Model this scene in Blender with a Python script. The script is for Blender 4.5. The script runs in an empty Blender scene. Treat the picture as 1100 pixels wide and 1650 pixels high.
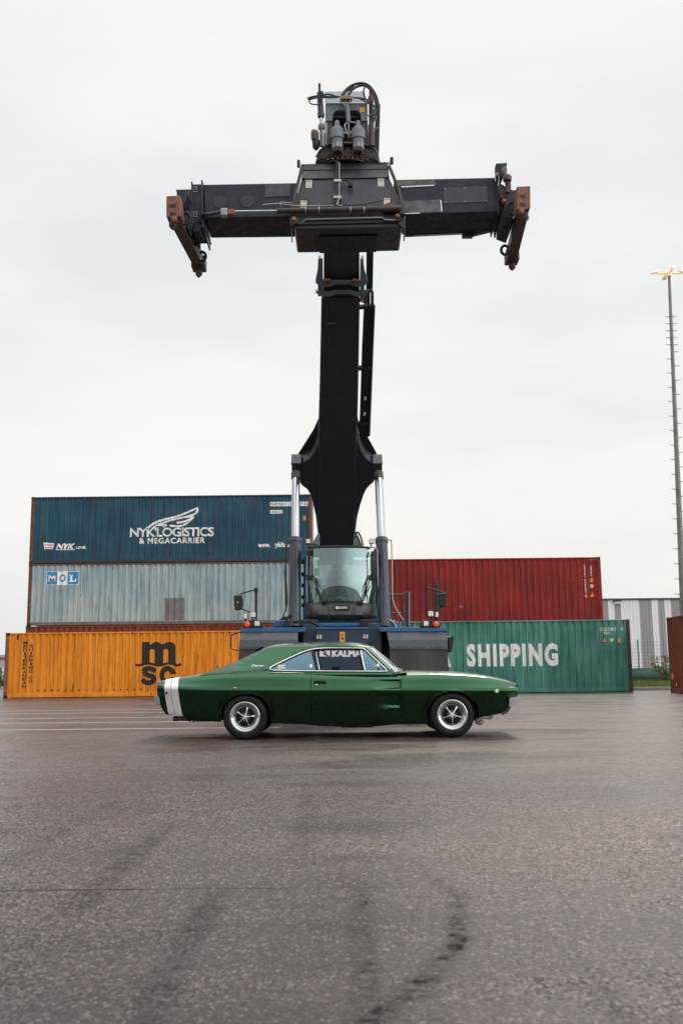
import bpy, bmesh, math, random
from mathutils import Vector, Matrix, noise as mnoise
random.seed(7)
SC = bpy.context.scene
COL = SC.collection
PI = math.pi
R_ = math.radians
# ------------------------------------------------------------------ camera
CAM_H = 0.96
F_PX = 1604.0                       # 35 mm lens on a 24 x 36 frame held upright
PITCH = R_(9.07); ROLL = R_(0.60)
CO = Vector((0, 0, CAM_H))
_F = Vector((0, math.cos(PITCH), math.sin(PITCH)))
_U0 = Vector((0, -math.sin(PITCH), math.cos(PITCH)))
_R0 = Vector((1, 0, 0))
_R = _R0*math.cos(ROLL) - _U0*math.sin(ROLL)
_U = _U0*math.cos(ROLL) + _R0*math.sin(ROLL)
cd = bpy.data.cameras.new('camera')
cam = bpy.data.objects.new('camera', cd); COL.objects.link(cam)
cam.matrix_world = Matrix(((_R.x, _U.x, -_F.x, CO.x), (_R.y, _U.y, -_F.y, CO.y), (_R.z, _U.z, -_F.z, CO.z), (0, 0, 0, 1)))
cd.sensor_fit = 'VERTICAL'; cd.sensor_height = 36.0; cd.sensor_width = 24.0
cd.lens = 36.0*F_PX/1650.0
cd.clip_start = 0.1; cd.clip_end = 3000
cd.dof.use_dof = True; cd.dof.focus_distance = 15.5; cd.dof.aperture_fstop = 4.0
SC.camera = cam
# ------------------------------------------------------------------ sky, sun, exposure
SUN_EL = R_(47); SUN_AZ = R_(14)   # azimuth from +Y towards +X
w = bpy.data.worlds.new('World'); SC.world = w; w.use_nodes = True
nt = w.node_tree; nt.nodes.clear()
def wn(t, **k):
    n = nt.nodes.new(t)
    for a, b in k.items(): setattr(n, a, b)
    return n
def wmath(op, a, b=None, c=None):
    n = wn('ShaderNodeMath', operation=op)
    for i, v in enumerate((a, b, c)):
        if v is None: continue
        if isinstance(v, (int, float)): n.inputs[i].default_value = v
        else: nt.links.new(v, n.inputs[i])
    return n.outputs[0]
def wmap(v, a, b, c, d):
    n = wn('ShaderNodeMapRange', interpolation_type='SMOOTHSTEP')
    nt.links.new(v, n.inputs[0])
    for i, q in enumerate((a, b, c, d)): n.inputs[i+1].default_value = q
    return n.outputs[0]
sky = wn('ShaderNodeTexSky', sky_type='NISHITA', sun_disc=False)
sky.sun_elevation = SUN_EL; sky.sun_rotation = SUN_AZ; sky.air_density = 1.5; sky.dust_density = 3.0
tc = wn('ShaderNodeTexCoord'); sep = wn('ShaderNodeSeparateXYZ')
nt.links.new(tc.outputs['Generated'], sep.inputs[0])
sx, sy, sz = sep.outputs[0], sep.outputs[1], sep.outputs[2]
mp = wn('ShaderNodeMapping'); mp.inputs['Scale'].default_value = (1.0, 1.0, 3.2)
nt.links.new(tc.outputs['Generated'], mp.inputs[0])
nz = wn('ShaderNodeTexNoise'); nz.inputs['Scale'].default_value = 1.7; nz.inputs['Detail'].default_value = 5; nz.inputs['Roughness'].default_value = .5
nt.links.new(mp.outputs[0], nz.inputs['Vector'])
br = wmath('MULTIPLY_ADD', nz.outputs[0], 3.8, 6.85)         # broad cloud banks
br = wmath('ADD', br, wmap(sz, .61, .88, 0.0, 16.0))         # an overcast sky is brightest overhead
back = wmath('MULTIPLY_ADD', sx, 0.90, wmath('MULTIPLY', sy, -0.42))
br = wmath('ADD', br, wmap(back, .25, .95, 0.0, 16.0))       # plus a bright lobe added at right and behind to shade container ribs
tint = wn('ShaderNodeMix', data_type='RGBA')
nt.links.new(wmap(nz.outputs[0], .35, .65, 0, 1), tint.inputs[0])
tint.inputs[6].default_value = (.925, .965, 1.0, 1); tint.inputs[7].default_value = (1.02, 1.0, .97, 1)
vs = wn('ShaderNodeVectorMath', operation='SCALE')
nt.links.new(tint.outputs[2], vs.inputs[0]); nt.links.new(br, vs.inputs['Scale'])
mx = wn('ShaderNodeMix', data_type='RGBA'); mx.inputs[0].default_value = .95
nt.links.new(sky.outputs[0], mx.inputs[6]); nt.links.new(vs.outputs[0], mx.inputs[7])
bg = wn('ShaderNodeBackground'); bg.inputs[1].default_value = 0.1
nt.links.new(mx.outputs[2], bg.inputs[0])
wo = wn('ShaderNodeOutputWorld'); nt.links.new(bg.outputs[0], wo.inputs[0])
sl = bpy.data.lights.new('sun', 'SUN'); sl.energy = 2.5; sl.angle = R_(11); sl.color = (1, .90, .78)
so = bpy.data.objects.new('sun', sl); COL.objects.link(so)
sd = Vector((math.sin(SUN_AZ)*math.cos(SUN_EL), math.cos(SUN_AZ)*math.cos(SUN_EL), math.sin(SUN_EL)))
so.rotation_euler = sd.to_track_quat('Z', 'Y').to_euler()
SC.view_settings.view_transform = 'Standard'; SC.view_settings.look = 'None'
SC.view_settings.exposure = 0.0; SC.view_settings.gamma = 1.0; SC.view_settings.use_curve_mapping = False
SC.render.engine = 'CYCLES'
# ------------------------------------------------------------------ measuring: photograph position + distance -> place in the world
def ray(px, py): return _F*F_PX + _R*(px-550.0) + _U*(825.0-py)
def W(px, py, Y):
    d = ray(px, py); return CO + d*(Y/d.y)
def WZ(px, py, Z):
    d = ray(px, py); return CO + d*((Z-CAM_H)/d.z)
# ------------------------------------------------------------------ tagging and linking
ROOT = {}
def tag(o, label=None, cat=None, group=None, kind=None):
    if label: o['label'] = label
    if cat: o['category'] = cat
    if group: o['group'] = group
    if kind: o['kind'] = kind
    return o
def thing(name, label, cat, loc, group=None):
    o = bpy.data.objects.new(name, None); COL.objects.link(o); o.location = loc
    o.empty_display_size = .3
    ROOT[o.name] = Vector(loc)
    return tag(o, label, cat, group)
def link(name, me, parent):
    o = bpy.data.objects.new(name, me); COL.objects.link(o)
    if parent is not None: o.parent = parent
    return o
def root_of(p):
    while p.parent is not None: p = p.parent
    return ROOT.get(p.name, Vector((0, 0, 0)))
SPLIT = {'climbing_pegs': 'climbing_peg', 'corner_castings': 'corner_casting', 'stems': 'stem', 'side_frames': 'side_frame', 'head_edges': 'head_edge',
    'cab_risers': 'cab_riser', 'pipe_clamps': 'pipe_clamp', 'ring_bolts': 'ring_bolt', 'panel_bolts': 'panel_bolt', 'flange_bolts': 'flange_bolt', 'fender_bolts': 'fender_bolt',
    'pod_bolts': 'pod_bolt', 'frame_stiffeners': 'frame_stiffener', 'chipped_edges': 'chipped_edge', 'boom_foot_plates': 'boom_foot_plate', 'boom_pivot_frames': 'boom_pivot_plate',
    'axles': 'axle', 'battery_boxes': 'battery_box', 'hose_couplings': 'hose_coupling', 'collar_cheeks': 'collar_cheek', 'exhaust_hangers': 'exhaust_hanger', 'panel_seams': 'panel_seam',
    'plate_slots': 'plate_slot', 'quarter_stickers': 'quarter_sticker', 'cylinder_mounts': 'cylinder_mount', 'head_cheeks': 'head_cheek', 'wipers': 'wiper', 'surrounds': 'windscreen_surround', 'clevises': 'cylinder_clevis',
    'end_brackets': 'end_bracket', 'rails': 'rail', 'sticker_symbols': 'sticker_symbol', 'panel_seam_lines': 'panel_seam', 'guide_lugs': 'guide_lug'}
class MB:
    def __init__(s, M=None): s.v = []; s.f = []; s.M = M
    def add(s, vs, fs):
        n = len(s.v); s.v += [Vector(q) for q in vs]; s.f += [tuple(i+n for i in f) for f in fs]; return s
    def box(s, x0, x1, y0, y1, z0, z1):
        return s.add([(x0,y0,z0),(x1,y0,z0),(x1,y1,z0),(x0,y1,z0),(x0,y0,z1),(x1,y0,z1),(x1,y1,z1),(x0,y1,z1)],
                     [(0,3,2,1),(4,5,6,7),(0,1,5,4),(1,2,6,5),(2,3,7,6),(3,0,4,7)])
    def prism(s, pts, ext):
        pts = [Vector(p) for p in pts]; ext = Vector(ext); n = len(pts)
        s.add(pts+[p+ext for p in pts], [tuple(range(n)), tuple(range(2*n-1, n-1, -1))]+[(i, i+n, (i+1)%n+n, (i+1)%n) for i in range(n)])
        return s
    def px(s, poly, Y, depth):          # outline measured at distance Y, carried straight back by depth
        return s.prism([W(a, b, Y) for a, b in poly], (0, depth, 0))
    def rect(s, x0, y0, x1, y1, Y, depth): return s.px([(x0,y0),(x1,y0),(x1,y1),(x0,y1)], Y, depth)
    def tube(s, pts, r, seg=8, cap=True):
        pts = [Vector(p) for p in pts]; n = len(pts)
        if not hasattr(r, '__len__'): r = [r]*n
        rings = []; up = None
        for i, p in enumerate(pts):
            t = (pts[min(i+1, n-1)]-pts[max(i-1, 0)])
            if t.length < 1e-9: t = Vector((0, 0, 1))
            t.normalize()
            if up is None: up = t.orthogonal().normalized()
            else:
                up = up - t*up.dot(t)
                up = up.normalized() if up.length > 1e-6 else t.orthogonal().normalized()
            b = t.cross(up)
            rings.append([p+(up*math.cos(2*PI*k/seg)+b*math.sin(2*PI*k/seg))*r[i] for k in range(seg)])
        vs = [q for rg in rings for q in rg]; fs = []
        for i in range(n-1):
            for k in range(seg):
                fs.append((i*seg+k, i*seg+(k+1)%seg, (i+1)*seg+(k+1)%seg, (i+1)*seg+k))
        if cap: fs += [tuple(range(seg-1, -1, -1)), tuple(range((n-1)*seg, n*seg))]
        return s.add(vs, fs)
    def cyl(s, a, b, r, seg=20): return s.tube([a, b], r, seg)
    def lathe(s, o, axis, prof, seg=32):    # prof: (distance along axis, radius)
        o = Vector(o); axis = Vector(axis).normalized()
        return s.tube([o+axis*h for h, _ in prof], [r for _, r in prof], seg)
    def ringloft(s, o, axis, prof, seg=48):  # closed lathe of a closed outline
        o = Vector(o); ax = Vector(axis).normalized(); u = ax.orthogonal().normalized(); b = ax.cross(u); m = len(prof)
        vs = []; fs = []
        for k in range(seg):
            a = 2*PI*k/seg; d = u*math.cos(a)+b*math.sin(a)
            vs += [o+ax*h+d*r for h, r in prof]
        for k in range(seg):
            for j in range(m):
                fs.append((k*m+j, k*m+(j+1)%m, ((k+1)%seg)*m+(j+1)%m, ((k+1)%seg)*m+j))
        return s.add(vs, fs)
    def grid(s, rows, close=False):
        m = len(rows[0]); vs = [p for r in rows for p in r]; fs = []
        for i in range(len(rows)-1):
            for j in range(m-1 if not close else m):
                fs.append((i*m+j, i*m+(j+1)%m, (i+1)*m+(j+1)%m, (i+1)*m+j))
        return s.add(vs, fs)
    def parts(s):                       # connected pieces
        par = list(range(len(s.v)))
        def fd(i):
            while par[i] != i: par[i] = par[par[i]]; i = par[i]
            return i
        for f in s.f:
            a = fd(f[0])
            for i in f[1:]: par[fd(i)] = a
        g = {}
        for f in s.f: g.setdefault(fd(f[0]), []).append(f)
        out = []
        for fs in g.values():
            us = sorted({i for f in fs for i in f}); mp = {u: k for k, u in enumerate(us)}
            m = MB(s.M); m.v = [s.v[u] for u in us]; m.f = [tuple(mp[i] for i in f) for f in fs]; out.append(m)
        return out
    def build(s, name, mat, parent=None, bevel=0, smooth=None, label=None, recalc=True, weld=False):
        if name in SPLIT:
            o = None
            for m in s.parts(): o = m.build(SPLIT[name], mat, parent, bevel, smooth, label, recalc, weld)
            return o
        off = root_of(parent) if parent is not None else Vector((0, 0, 0))
        vs = [(s.M @ v if s.M is not None else v)-off for v in s.v]
        me = bpy.data.meshes.new(name); me.from_pydata([tuple(v) for v in vs], [], s.f)
        bm = bmesh.new(); bm.from_mesh(me)
        if weld: bmesh.ops.remove_doubles(bm, verts=bm.verts, dist=weld if weld is not True else 1e-4)
        if recalc: bmesh.ops.recalc_face_normals(bm, faces=bm.faces)
        if smooth:
            lim = R_(smooth)
            for f in bm.faces: f.smooth = True
            for e in bm.edges:
                if len(e.link_faces) == 2 and e.calc_face_angle(0) > lim: e.smooth = False
        bm.to_mesh(me); bm.free()
        if mat: me.materials.append(mat)
        o = link(name, me, parent)
        if bevel:
            b = o.modifiers.new('bevel', 'BEVEL'); b.width = bevel; b.segments = 2; b.limit_method = 'ANGLE'; b.angle_limit = R_(40)
        if label: o['label'] = label
        return o
def one(f, *a, **k): m = MB(); f(m); return m.build(*a, **k)
def spline(pts, n=8):
    pts = [Vector(p) for p in pts]; out = []
    for i in range(len(pts)-1):
        p0 = pts[max(i-1, 0)]; p1 = pts[i]; p2 = pts[i+1]; p3 = pts[min(i+2, len(pts)-1)]
        for k in range(n):
            t = k/n
            out.append(.5*((2*p1)+(p2-p0)*t+(2*p0-5*p1+4*p2-p3)*t*t+(3*p1-p0-3*p2+p3)*t**3))
    out.append(pts[-1]); return out
def interp(tab, x, smooth=True):
    if x <= tab[0][0]: return tab[0][1]
    if x >= tab[-1][0]: return tab[-1][1]
    for i in range(len(tab)-1):
        if tab[i][0] <= x <= tab[i+1][0]:
            x0, y0 = tab[i]; x1, y1 = tab[i+1]; h = x1-x0; t = (x-x0)/h
            if not smooth: return y0+(y1-y0)*t
            def sl_(j):
                if j <= 0 or j >= len(tab)-1: return (tab[min(j+1,len(tab)-1)][1]-tab[max(j-1,0)][1])/(tab[min(j+1,len(tab)-1)][0]-tab[max(j-1,0)][0])
                a = (tab[j][1]-tab[j-1][1])/(tab[j][0]-tab[j-1][0]); b = (tab[j+1][1]-tab[j][1])/(tab[j+1][0]-tab[j][0])
                return 0 if a*b <= 0 else 2*a*b/(a+b)
            m0, m1 = sl_(i)*h, sl_(i+1)*h
            return (2*t**3-3*t*t+1)*y0+(t**3-2*t*t+t)*m0+(-2*t**3+3*t*t)*y1+(t**3-t*t)*m1
def sstep(a, b, x):
    t = min(1, max(0, (x-a)/(b-a))); return t*t*(3-2*t)
# ------------------------------------------------------------------ materials
def new_mat(name):
    m = bpy.data.materials.new(name); m.use_nodes = True; nt = m.node_tree
    return m, nt, nt.nodes['Principled BSDF']
class NG:
    def __init__(s, nt): s.nt = nt
    def n(s, t, **k):
        n = s.nt.nodes.new(t)
        for a, b in k.items(): setattr(n, a, b)
        return n
    def put(s, v, inp):
        if v is None: return
        if hasattr(v, 'is_output') or isinstance(v, bpy.types.NodeSocket): s.nt.links.new(v, inp)
        else: inp.default_value = v
    def pos(s, scale=(1,1,1)):
        g = s.n('ShaderNodeNewGeometry'); m = s.n('ShaderNodeMapping'); m.inputs['Scale'].default_value = scale
        s.nt.links.new(g.outputs['Position'], m.inputs[0]); return m.outputs[0]
    def noise(s, vec, scale, detail=4, rough=.55, dist=0):
        n = s.n('ShaderNodeTexNoise'); s.put(vec, n.inputs['Vector']); n.inputs['Scale'].default_value = scale
        n.inputs['Detail'].default_value = detail; n.inputs['Roughness'].default_value = rough; n.inputs['Distortion'].default_value = dist
        return n.outputs[0]
    def vor(s, vec, scale, out='Distance', **k):
        n = s.n('ShaderNodeTexVoronoi', **k); s.put(vec, n.inputs['Vector']); n.inputs['Scale'].default_value = scale
        return n.outputs[out]
    def map(s, v, a, b, c=0., d=1.):
        n = s.n('ShaderNodeMapRange'); s.put(v, n.inputs[0])
        for i, q in enumerate((a, b, c, d)): n.inputs[i+1].default_value = q
        return n.outputs[0]
    def math(s, op, a, b=0., c=0.):
        n = s.n('ShaderNodeMath', operation=op); s.put(a, n.inputs[0]); s.put(b, n.inputs[1]); s.put(c, n.inputs[2]); return n.outputs[0]
    def mix(s, f, a, b, mode='MIX'):
        n = s.n('ShaderNodeMix', data_type='RGBA', blend_type=mode); s.put(f, n.inputs[0])
        s.put(a if not isinstance(a, tuple) or len(a) == 4 else (*a, 1), n.inputs[6]); s.put(b if not isinstance(b, tuple) or len(b) == 4 else (*b, 1), n.inputs[7])
        return n.outputs[2]
    def bump(s, h, strength, dist=.01):
        n = s.n('ShaderNodeBump'); s.put(h, n.inputs['Height']); n.inputs['Strength'].default_value = strength; n.inputs['Distance'].default_value = dist
        return n.outputs[0]
def M(name, col, rough=.5, metal=0., var=.12, scale=4., bump=0., coat=0., spec=.5, col2=None, streak=0., bscale=60.):
    m, nt, p = new_mat(name); g = NG(nt); P = g.pos()
    n1 = g.noise(P, scale, 5, .6)
    c2 = col2 or tuple(c*.55 for c in col)
    f = g.map(n1, .38, .72, 0, 1)
    if streak:
        n2 = g.noise(g.pos((9, 9, .6)), 2.0, 4, .6)
        f = g.math('ADD', g.math('MULTIPLY', f, 1-streak), g.math('MULTIPLY', g.map(n2, .45, .7), streak))
    f = g.math('MULTIPLY', f, min(1, var*2.5) if not col2 else var)
    nt.links.new(g.mix(f, col, c2), p.inputs['Base Color'])
    nt.links.new(g.map(g.noise(P, scale*3, 4), .3, .7, max(.02, rough*.75), min(1, rough*1.3)), p.inputs['Roughness'])
    p.inputs['Metallic'].default_value = metal; p.inputs['Specular IOR Level'].default_value = spec
    if coat: p.inputs['Coat Weight'].default_value = coat; p.inputs['Coat Roughness'].default_value = .04
    if bump: nt.links.new(g.bump(g.noise(P, bscale, 3), bump, .004), p.inputs['Normal'])
    return m
def container_paint(name, col, rust=.3, fade=None, rustcol=(.10, .028, .012), rough=.5):
    m, nt, p = new_mat(name); g = NG(nt); P = g.pos()
    fade = fade or tuple(min(1, c*1.25+.015) for c in col)
    str_ = g.noise(g.pos((7, 7, .35)), 1.6, 6, .62)          # streaks running down the panels
    big = g.noise(P, .7, 4, .5)
    c = g.mix(g.map(big, .35, .65), col, fade)
    c = g.mix(g.math('MULTIPLY', g.map(str_, .46, .68), .7), c, tuple(q*.42 for q in col))
    fine = g.noise(P, 9, 6, .7)
    c = g.mix(g.math('MULTIPLY', g.map(fine, .55, .75), .3), c, tuple(q*.5+.01 for q in col))
    spot = g.noise(g.pos((1, 1, .45)), 3.4, 8, .75)
    th = .70-.16*rust
    rf = g.math('MULTIPLY', g.map(spot, th, th+.03), .85)
    run = g.noise(g.pos((14, 14, .5)), 1.5, 3, .5)
    rf2 = g.math('MULTIPLY', g.map(run, .70-.14*rust, .77-.14*rust), .65)
    c = g.mix(g.math('MAXIMUM', rf, rf2), c, g.mix(fine, rustcol, tuple(q*.45 for q in rustcol)))
    nt.links.new(c, p.inputs['Base Color'])
    nt.links.new(g.map(fine, .3, .7, rough-.1, rough+.2), p.inputs['Roughness']); p.inputs['Specular IOR Level'].default_value = .3
    nt.links.new(g.bump(g.math('ADD', g.noise(P, 2.2, 2), g.math('MULTIPLY', fine, .12)), .5, .03), p.inputs['Normal'])
    return m
def rusty(name, col=(.13, .05, .03), c2=(.035, .02, .018), rough=.75):
    m, nt, p = new_mat(name); g = NG(nt); P = g.pos(); n = g.noise(P, 8, 8, .7)
    nt.links.new(g.mix(g.map(n, .38, .62), col, c2), p.inputs['Base Color']); p.inputs['Roughness'].default_value = rough
    nt.links.new(g.bump(n, .5, .006), p.inputs['Normal']); return m
def glass_mat(name, tint, refl, clear, rough=.02):
    m = bpy.data.materials.new(name); m.use_nodes = True; nt = m.node_tree; nt.nodes.clear(); g = NG(nt)
    gl = g.n('ShaderNodeBsdfGlossy'); gl.inputs[0].default_value = (*refl, 1); gl.inputs[1].default_value = rough
    tr = g.n('ShaderNodeBsdfTransparent'); tr.inputs[0].default_value = (*tint, 1)
    lw = g.n('ShaderNodeLayerWeight'); lw.inputs[0].default_value = .35
    mx = g.n('ShaderNodeMixShader'); nt.links.new(g.map(lw.outputs['Facing'], 0, 1, 1-clear, 1), mx.inputs[0])
    nt.links.new(tr.outputs[0], mx.inputs[1]); nt.links.new(gl.outputs[0], mx.inputs[2])
    o = g.n('ShaderNodeOutputMaterial'); nt.links.new(mx.outputs[0], o.inputs[0]); return m
# ------------------------------------------------------------------ ground
def asphalt():
    m, nt, p = new_mat('wet_asphalt'); g = NG(nt); P = g.pos()
    big = g.noise(g.pos((.35, .8, 1)), .9, 5, .6, .5); mid = g.noise(g.pos((.8, 1.5, 1)), 1.3, 6, .62)
    ag = g.vor(P, 130, 'Color'); agd = g.vor(P, 130)
    sepn = g.n('ShaderNodeSeparateColor'); nt.links.new(ag, sepn.inputs[0]); v = sepn.outputs[0]
    fine = g.noise(P, 260, 3, .7)
    c = g.mix(v, (.045, .034, .034), (.290, .222, .213))
    c = g.mix(g.map(v, .965, .98), c, (.42, .35, .31))                       # pale stones in the aggregate
    c = g.mix(g.math('MULTIPLY', g.map(sepn.outputs[1], .94, .96), .8), c, (.17, .07, .035))
    c = g.mix(g.map(fine, .3, .7, 0, .45), c, (.014, .012, .013))
    c = g.mix(g.map(big, .42, .62, 0, .35), c, (.020, .017, .018))
    stain = g.noise(g.pos((.5, .5, 1)), 1.1, 7, .7, 1.)
    gr = g.math('ADD', g.math('MULTIPLY', g.noise(P, 42, 3, .8), .6), g.math('MULTIPLY', g.noise(P, 17, 4, .8), .4))
    s2 = g.n('ShaderNodeSeparateColor'); nt.links.new(g.vor(g.pos((1, .6, 1)), 108, 'Color'), s2.inputs[0]); v2 = s2.outputs[0]
    s3 = g.n('ShaderNodeSeparateColor'); nt.links.new(g.vor(g.pos((1, .6, 1)), 88, 'Color'), s3.inputs[0])
    c = g.mix(g.map(gr, .44, .58, 0, .6), c, (.008, .0065, .007))
    c = g.mix(g.map(v2, .15, .80, .92, 0), c, (.005, .004, .004))
    c = g.mix(g.math('MULTIPLY', g.map(v2, .93, .96), .6), c, (.34, .28, .25))
    c = g.mix(g.math('MULTIPLY', g.map(s3.outputs[1], .985, .990), .7), c, (.30, .15, .09))
    c = g.mix(g.map(stain, .58, .70, 0, .6), c, (.012, .011, .012))
    sp0 = g.n('ShaderNodeSeparateXYZ'); nt.links.new(P, sp0.inputs[0])          # light fall-off painted into the colour, darker towards the camera, ragged edge
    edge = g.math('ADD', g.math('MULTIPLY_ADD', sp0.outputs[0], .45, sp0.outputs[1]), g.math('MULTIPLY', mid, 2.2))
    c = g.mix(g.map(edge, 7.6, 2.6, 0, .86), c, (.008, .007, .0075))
    # tyre tracks: two pairs of long arcs scuffed darker into the surface
    px_ = g.n('ShaderNodeSeparateXYZ'); nt.links.new(P, px_.inputs[0]); X, Y = px_.outputs[0], px_.outputs[1]
    wob = g.math('MULTIPLY_ADD', mid, .5, -.25)
    def arc(cx, cy, r, wd, y0, y1, gain):
        dx = g.math('SUBTRACT', X, cx); dy = g.math('SUBTRACT', Y, cy)
        d = g.math('SQRT', g.math('ADD', g.math('MULTIPLY', dx, dx), g.math('MULTIPLY', dy, dy)))
        d = g.math('ABSOLUTE', g.math('SUBTRACT', g.math('ADD', d, g.math('MULTIPLY', wob, .3)), r))
        a = g.map(d, wd, wd*.3, 0, 1); b = g.math('MULTIPLY', g.map(Y, y0, y0+.4), g.map(Y, y1, y1-1.4))
        side = g.map(dx, -.1, .1) if r > 0 else 1.
        brk = g.map(g.noise(g.pos((7, 8, 1)), 1.2, 6, .8), .38, .60, .15, 1)
        return g.math('MULTIPLY', g.math('MULTIPLY', g.math('MULTIPLY', a, b), side), g.math('MULTIPLY', brk, gain))
    tr = arc(-2.05, 4.35, 2.52, .075, 1.6, 5.4, 1.)
    def band(xc, wd, y0, y1, gain, slope=0.):
        d = g.math('ABSOLUTE', g.math('SUBTRACT', g.math('MULTIPLY_ADD', wob, .16, g.math('MULTIPLY_ADD', Y, slope, X)), xc))
        a = g.map(d, wd, wd*.35); b = g.math('MULTIPLY', g.map(Y, y0, y0+.3), g.map(Y, y1, y1-.5))
        brk = g.map(g.noise(g.pos((7, 9, 1)), 1.1, 6, .8), .40, .62, .1, 1)
        return g.math('MULTIPLY', g.math('MULTIPLY', a, b), g.math('MULTIPLY', brk, gain))
    for a in ((-.57, .085, 2.0, 4.9, .8), (-1.12, .10, 4.1, 6.9, .75), (.06, .065, 2.0, 4.9, .9), (.78, .06, 2.0, 3.6, .6), (-1.75, .09, 4.6, 8.2, .5), (-.25, .10, 5.4, 8.5, .45)):
        tr = g.math('MAXIMUM', tr, band(*a))
    crackline = g.math('ABSOLUTE', g.math('SUBTRACT', Y, g.math('MULTIPLY_ADD', mid, .10, g.math('MULTIPLY_ADD', X, -.014, 4.62))))
    ck = g.math('MULTIPLY', g.map(crackline, .018, .006), g.math('MULTIPLY', g.map(X, .5, .1), g.map(g.noise(P, 1.9, 4), .36, .54, 0, .9)))
    dark = g.math('MINIMUM', g.math('MAXIMUM', g.math('MULTIPLY', tr, 1.), ck), 1)
    c = g.mix(dark, c, (.006, .005, .006))
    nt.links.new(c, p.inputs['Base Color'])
    wet = g.map(g.math('ADD', g.math('MULTIPLY', big, .6), g.math('MULTIPLY', mid, .4)), .42, .58, 0, 1)
    rg = g.map(wet, 0, 1, .34, .13); rg = g.math('MULTIPLY_ADD', fine, .10, rg)
    pit = g.math('MULTIPLY', g.map(v2, .55, .2), g.map(wet, 0, 1, 1, .45))
    rg = g.math('ADD', rg, g.math('MULTIPLY', g.math('SUBTRACT', .85, rg), g.math('MULTIPLY', pit, .8)))
    rg = g.math('MAXIMUM', rg, g.math('MULTIPLY', dark, .85))
    nt.links.new(rg, p.inputs['Roughness']); nt.links.new(g.math('MULTIPLY_ADD', dark, -.2, .25), p.inputs['Specular IOR Level'])
    h = g.math('ADD', g.math('ADD', g.math('MULTIPLY', agd, -.7), g.math('MULTIPLY', fine, .3)), g.math('MULTIPLY', gr, 1.6))
    nt.links.new(g.bump(h, .22, .006), p.inputs['Normal'])
    return m
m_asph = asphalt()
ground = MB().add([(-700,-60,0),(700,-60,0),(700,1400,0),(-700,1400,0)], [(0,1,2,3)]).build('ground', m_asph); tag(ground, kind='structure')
m_line = M('road_paint', (.62, .61, .58), .5, var=.5, scale=9, col2=(.16, .15, .15))
b = MB()
for Y, xe in ((17.7, -1.1), (20.1, -1.3), (22.1, -1.5), (24.9, -1.8), (26.8, -2.0)):
    b.add([(-26, Y-.04, .004), (xe, Y-.04, .004), (xe, Y+.04, .004), (-26, Y+.04, .004)], [(0,1,2,3)])
tag(b.build('parking_lines', m_line), kind='structure')
# verge behind the yard, kerb, grass
m_conc = M('kerb_concrete', (.24, .22, .20), .8, var=.3, scale=6, bump=.3)
tag(MB().box(9.5, 60, 43.0, 43.22, -.05, .15).build('kerb', m_conc, bevel=.02), kind='structure')
m_soil = M('verge_soil', (.07, .085, .025), .95, var=.5, scale=2, bump=.5)
tag(MB().add([(9.5,43.2,.12),(60,43.2,.12),(60,62,.12),(9.5,62,.12)], [(0,1,2,3)]).build('verge', m_soil), kind='structure')
m_grass = M('grass_blades', (.16, .20, .035), .6, var=.5, scale=3, col2=(.05, .10, .015))
b = MB()
for i in range(9000):
    x = random.uniform(11.8, 15.5) if i % 4 else random.uniform(9.6, 22); y = 43.3+abs(random.gauss(0, 4.5)); h = random.uniform(.08, .24)*(1.5 if mnoise.noise((x*2, y*2, 0)) > .1 else .8)
    a = random.uniform(0, PI); dx, dy = math.cos(a)*.02, math.sin(a)*.02; lx, ly = random.uniform(-.08, .08), random.uniform(-.08, .08)
    b.add([(x-dx,y-dy,.11),(x+dx,y+dy,.11),(x+lx,y+ly,.11+h)], [(0,1,2)])
tag(b.build('grass', m_grass, recalc=False), 'short yellow green grass along the kerb beside the green container', 'grass', kind='stuff')
# ------------------------------------------------------------------ warehouse
YW = 88.0
m_wwhite = M('cladding_white', (.74, .73, .72), .5, var=.06, scale=.5); m_wgrey = M('cladding_grey', (.30, .275, .28), .5, var=.06, scale=.5)
m_plinth = M('plinth_concrete', (.42, .36, .33), .85, var=.2, scale=.8, bump=.2)
m_dark = M('dark_trim', (.03, .03, .033), .5)
xl = W(940, 1040, YW).x; ztop = W(1030, 966.5, YW).z; zpl = W(1030, 1081.5, YW).z
wh = thing('warehouse', 'long low warehouse clad in upright grey and white stripes behind the mesh fence', 'warehouse', (40, YW, 0))
def ribwall(b, x0, x1, y, z0, z1):
    n = max(1, int((x1-x0)/.25)); s = (x1-x0)/n; rows = [[], []]
    for i in range(n):
        a = x0+i*s
        for dx, dy in ((0, 0), (s*.42, 0), (s*.5, .035), (s*.92, .035)):
            rows[0].append(Vector((a+dx, y+dy, z0))); rows[1].append(Vector((a+dx, y+dy, z1)))
    rows[0].append(Vector((x1, y, z0))); rows[1].append(Vector((x1, y, z1))); b.grid(rows)
edges = [940, 977.5, 988, 998.5, 1028, 1048.5, 1058.5, 1069, 1079.5, 1099, 1106, 1122, 1134, 1160, 1170, 1195, 1210]
cols_ = [0, 0, 1, 0, 1, 0, 1, 0, 1, 0, 1, 0, 1, 0, 1, 0]
bw, bgr = MB(), MB(); cols_[0] = 1
cols_ = [1, 1, 0, 1, 0, 1, 0, 1, 0, 1, 0, 1, 0, 1, 0, 1]
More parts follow.
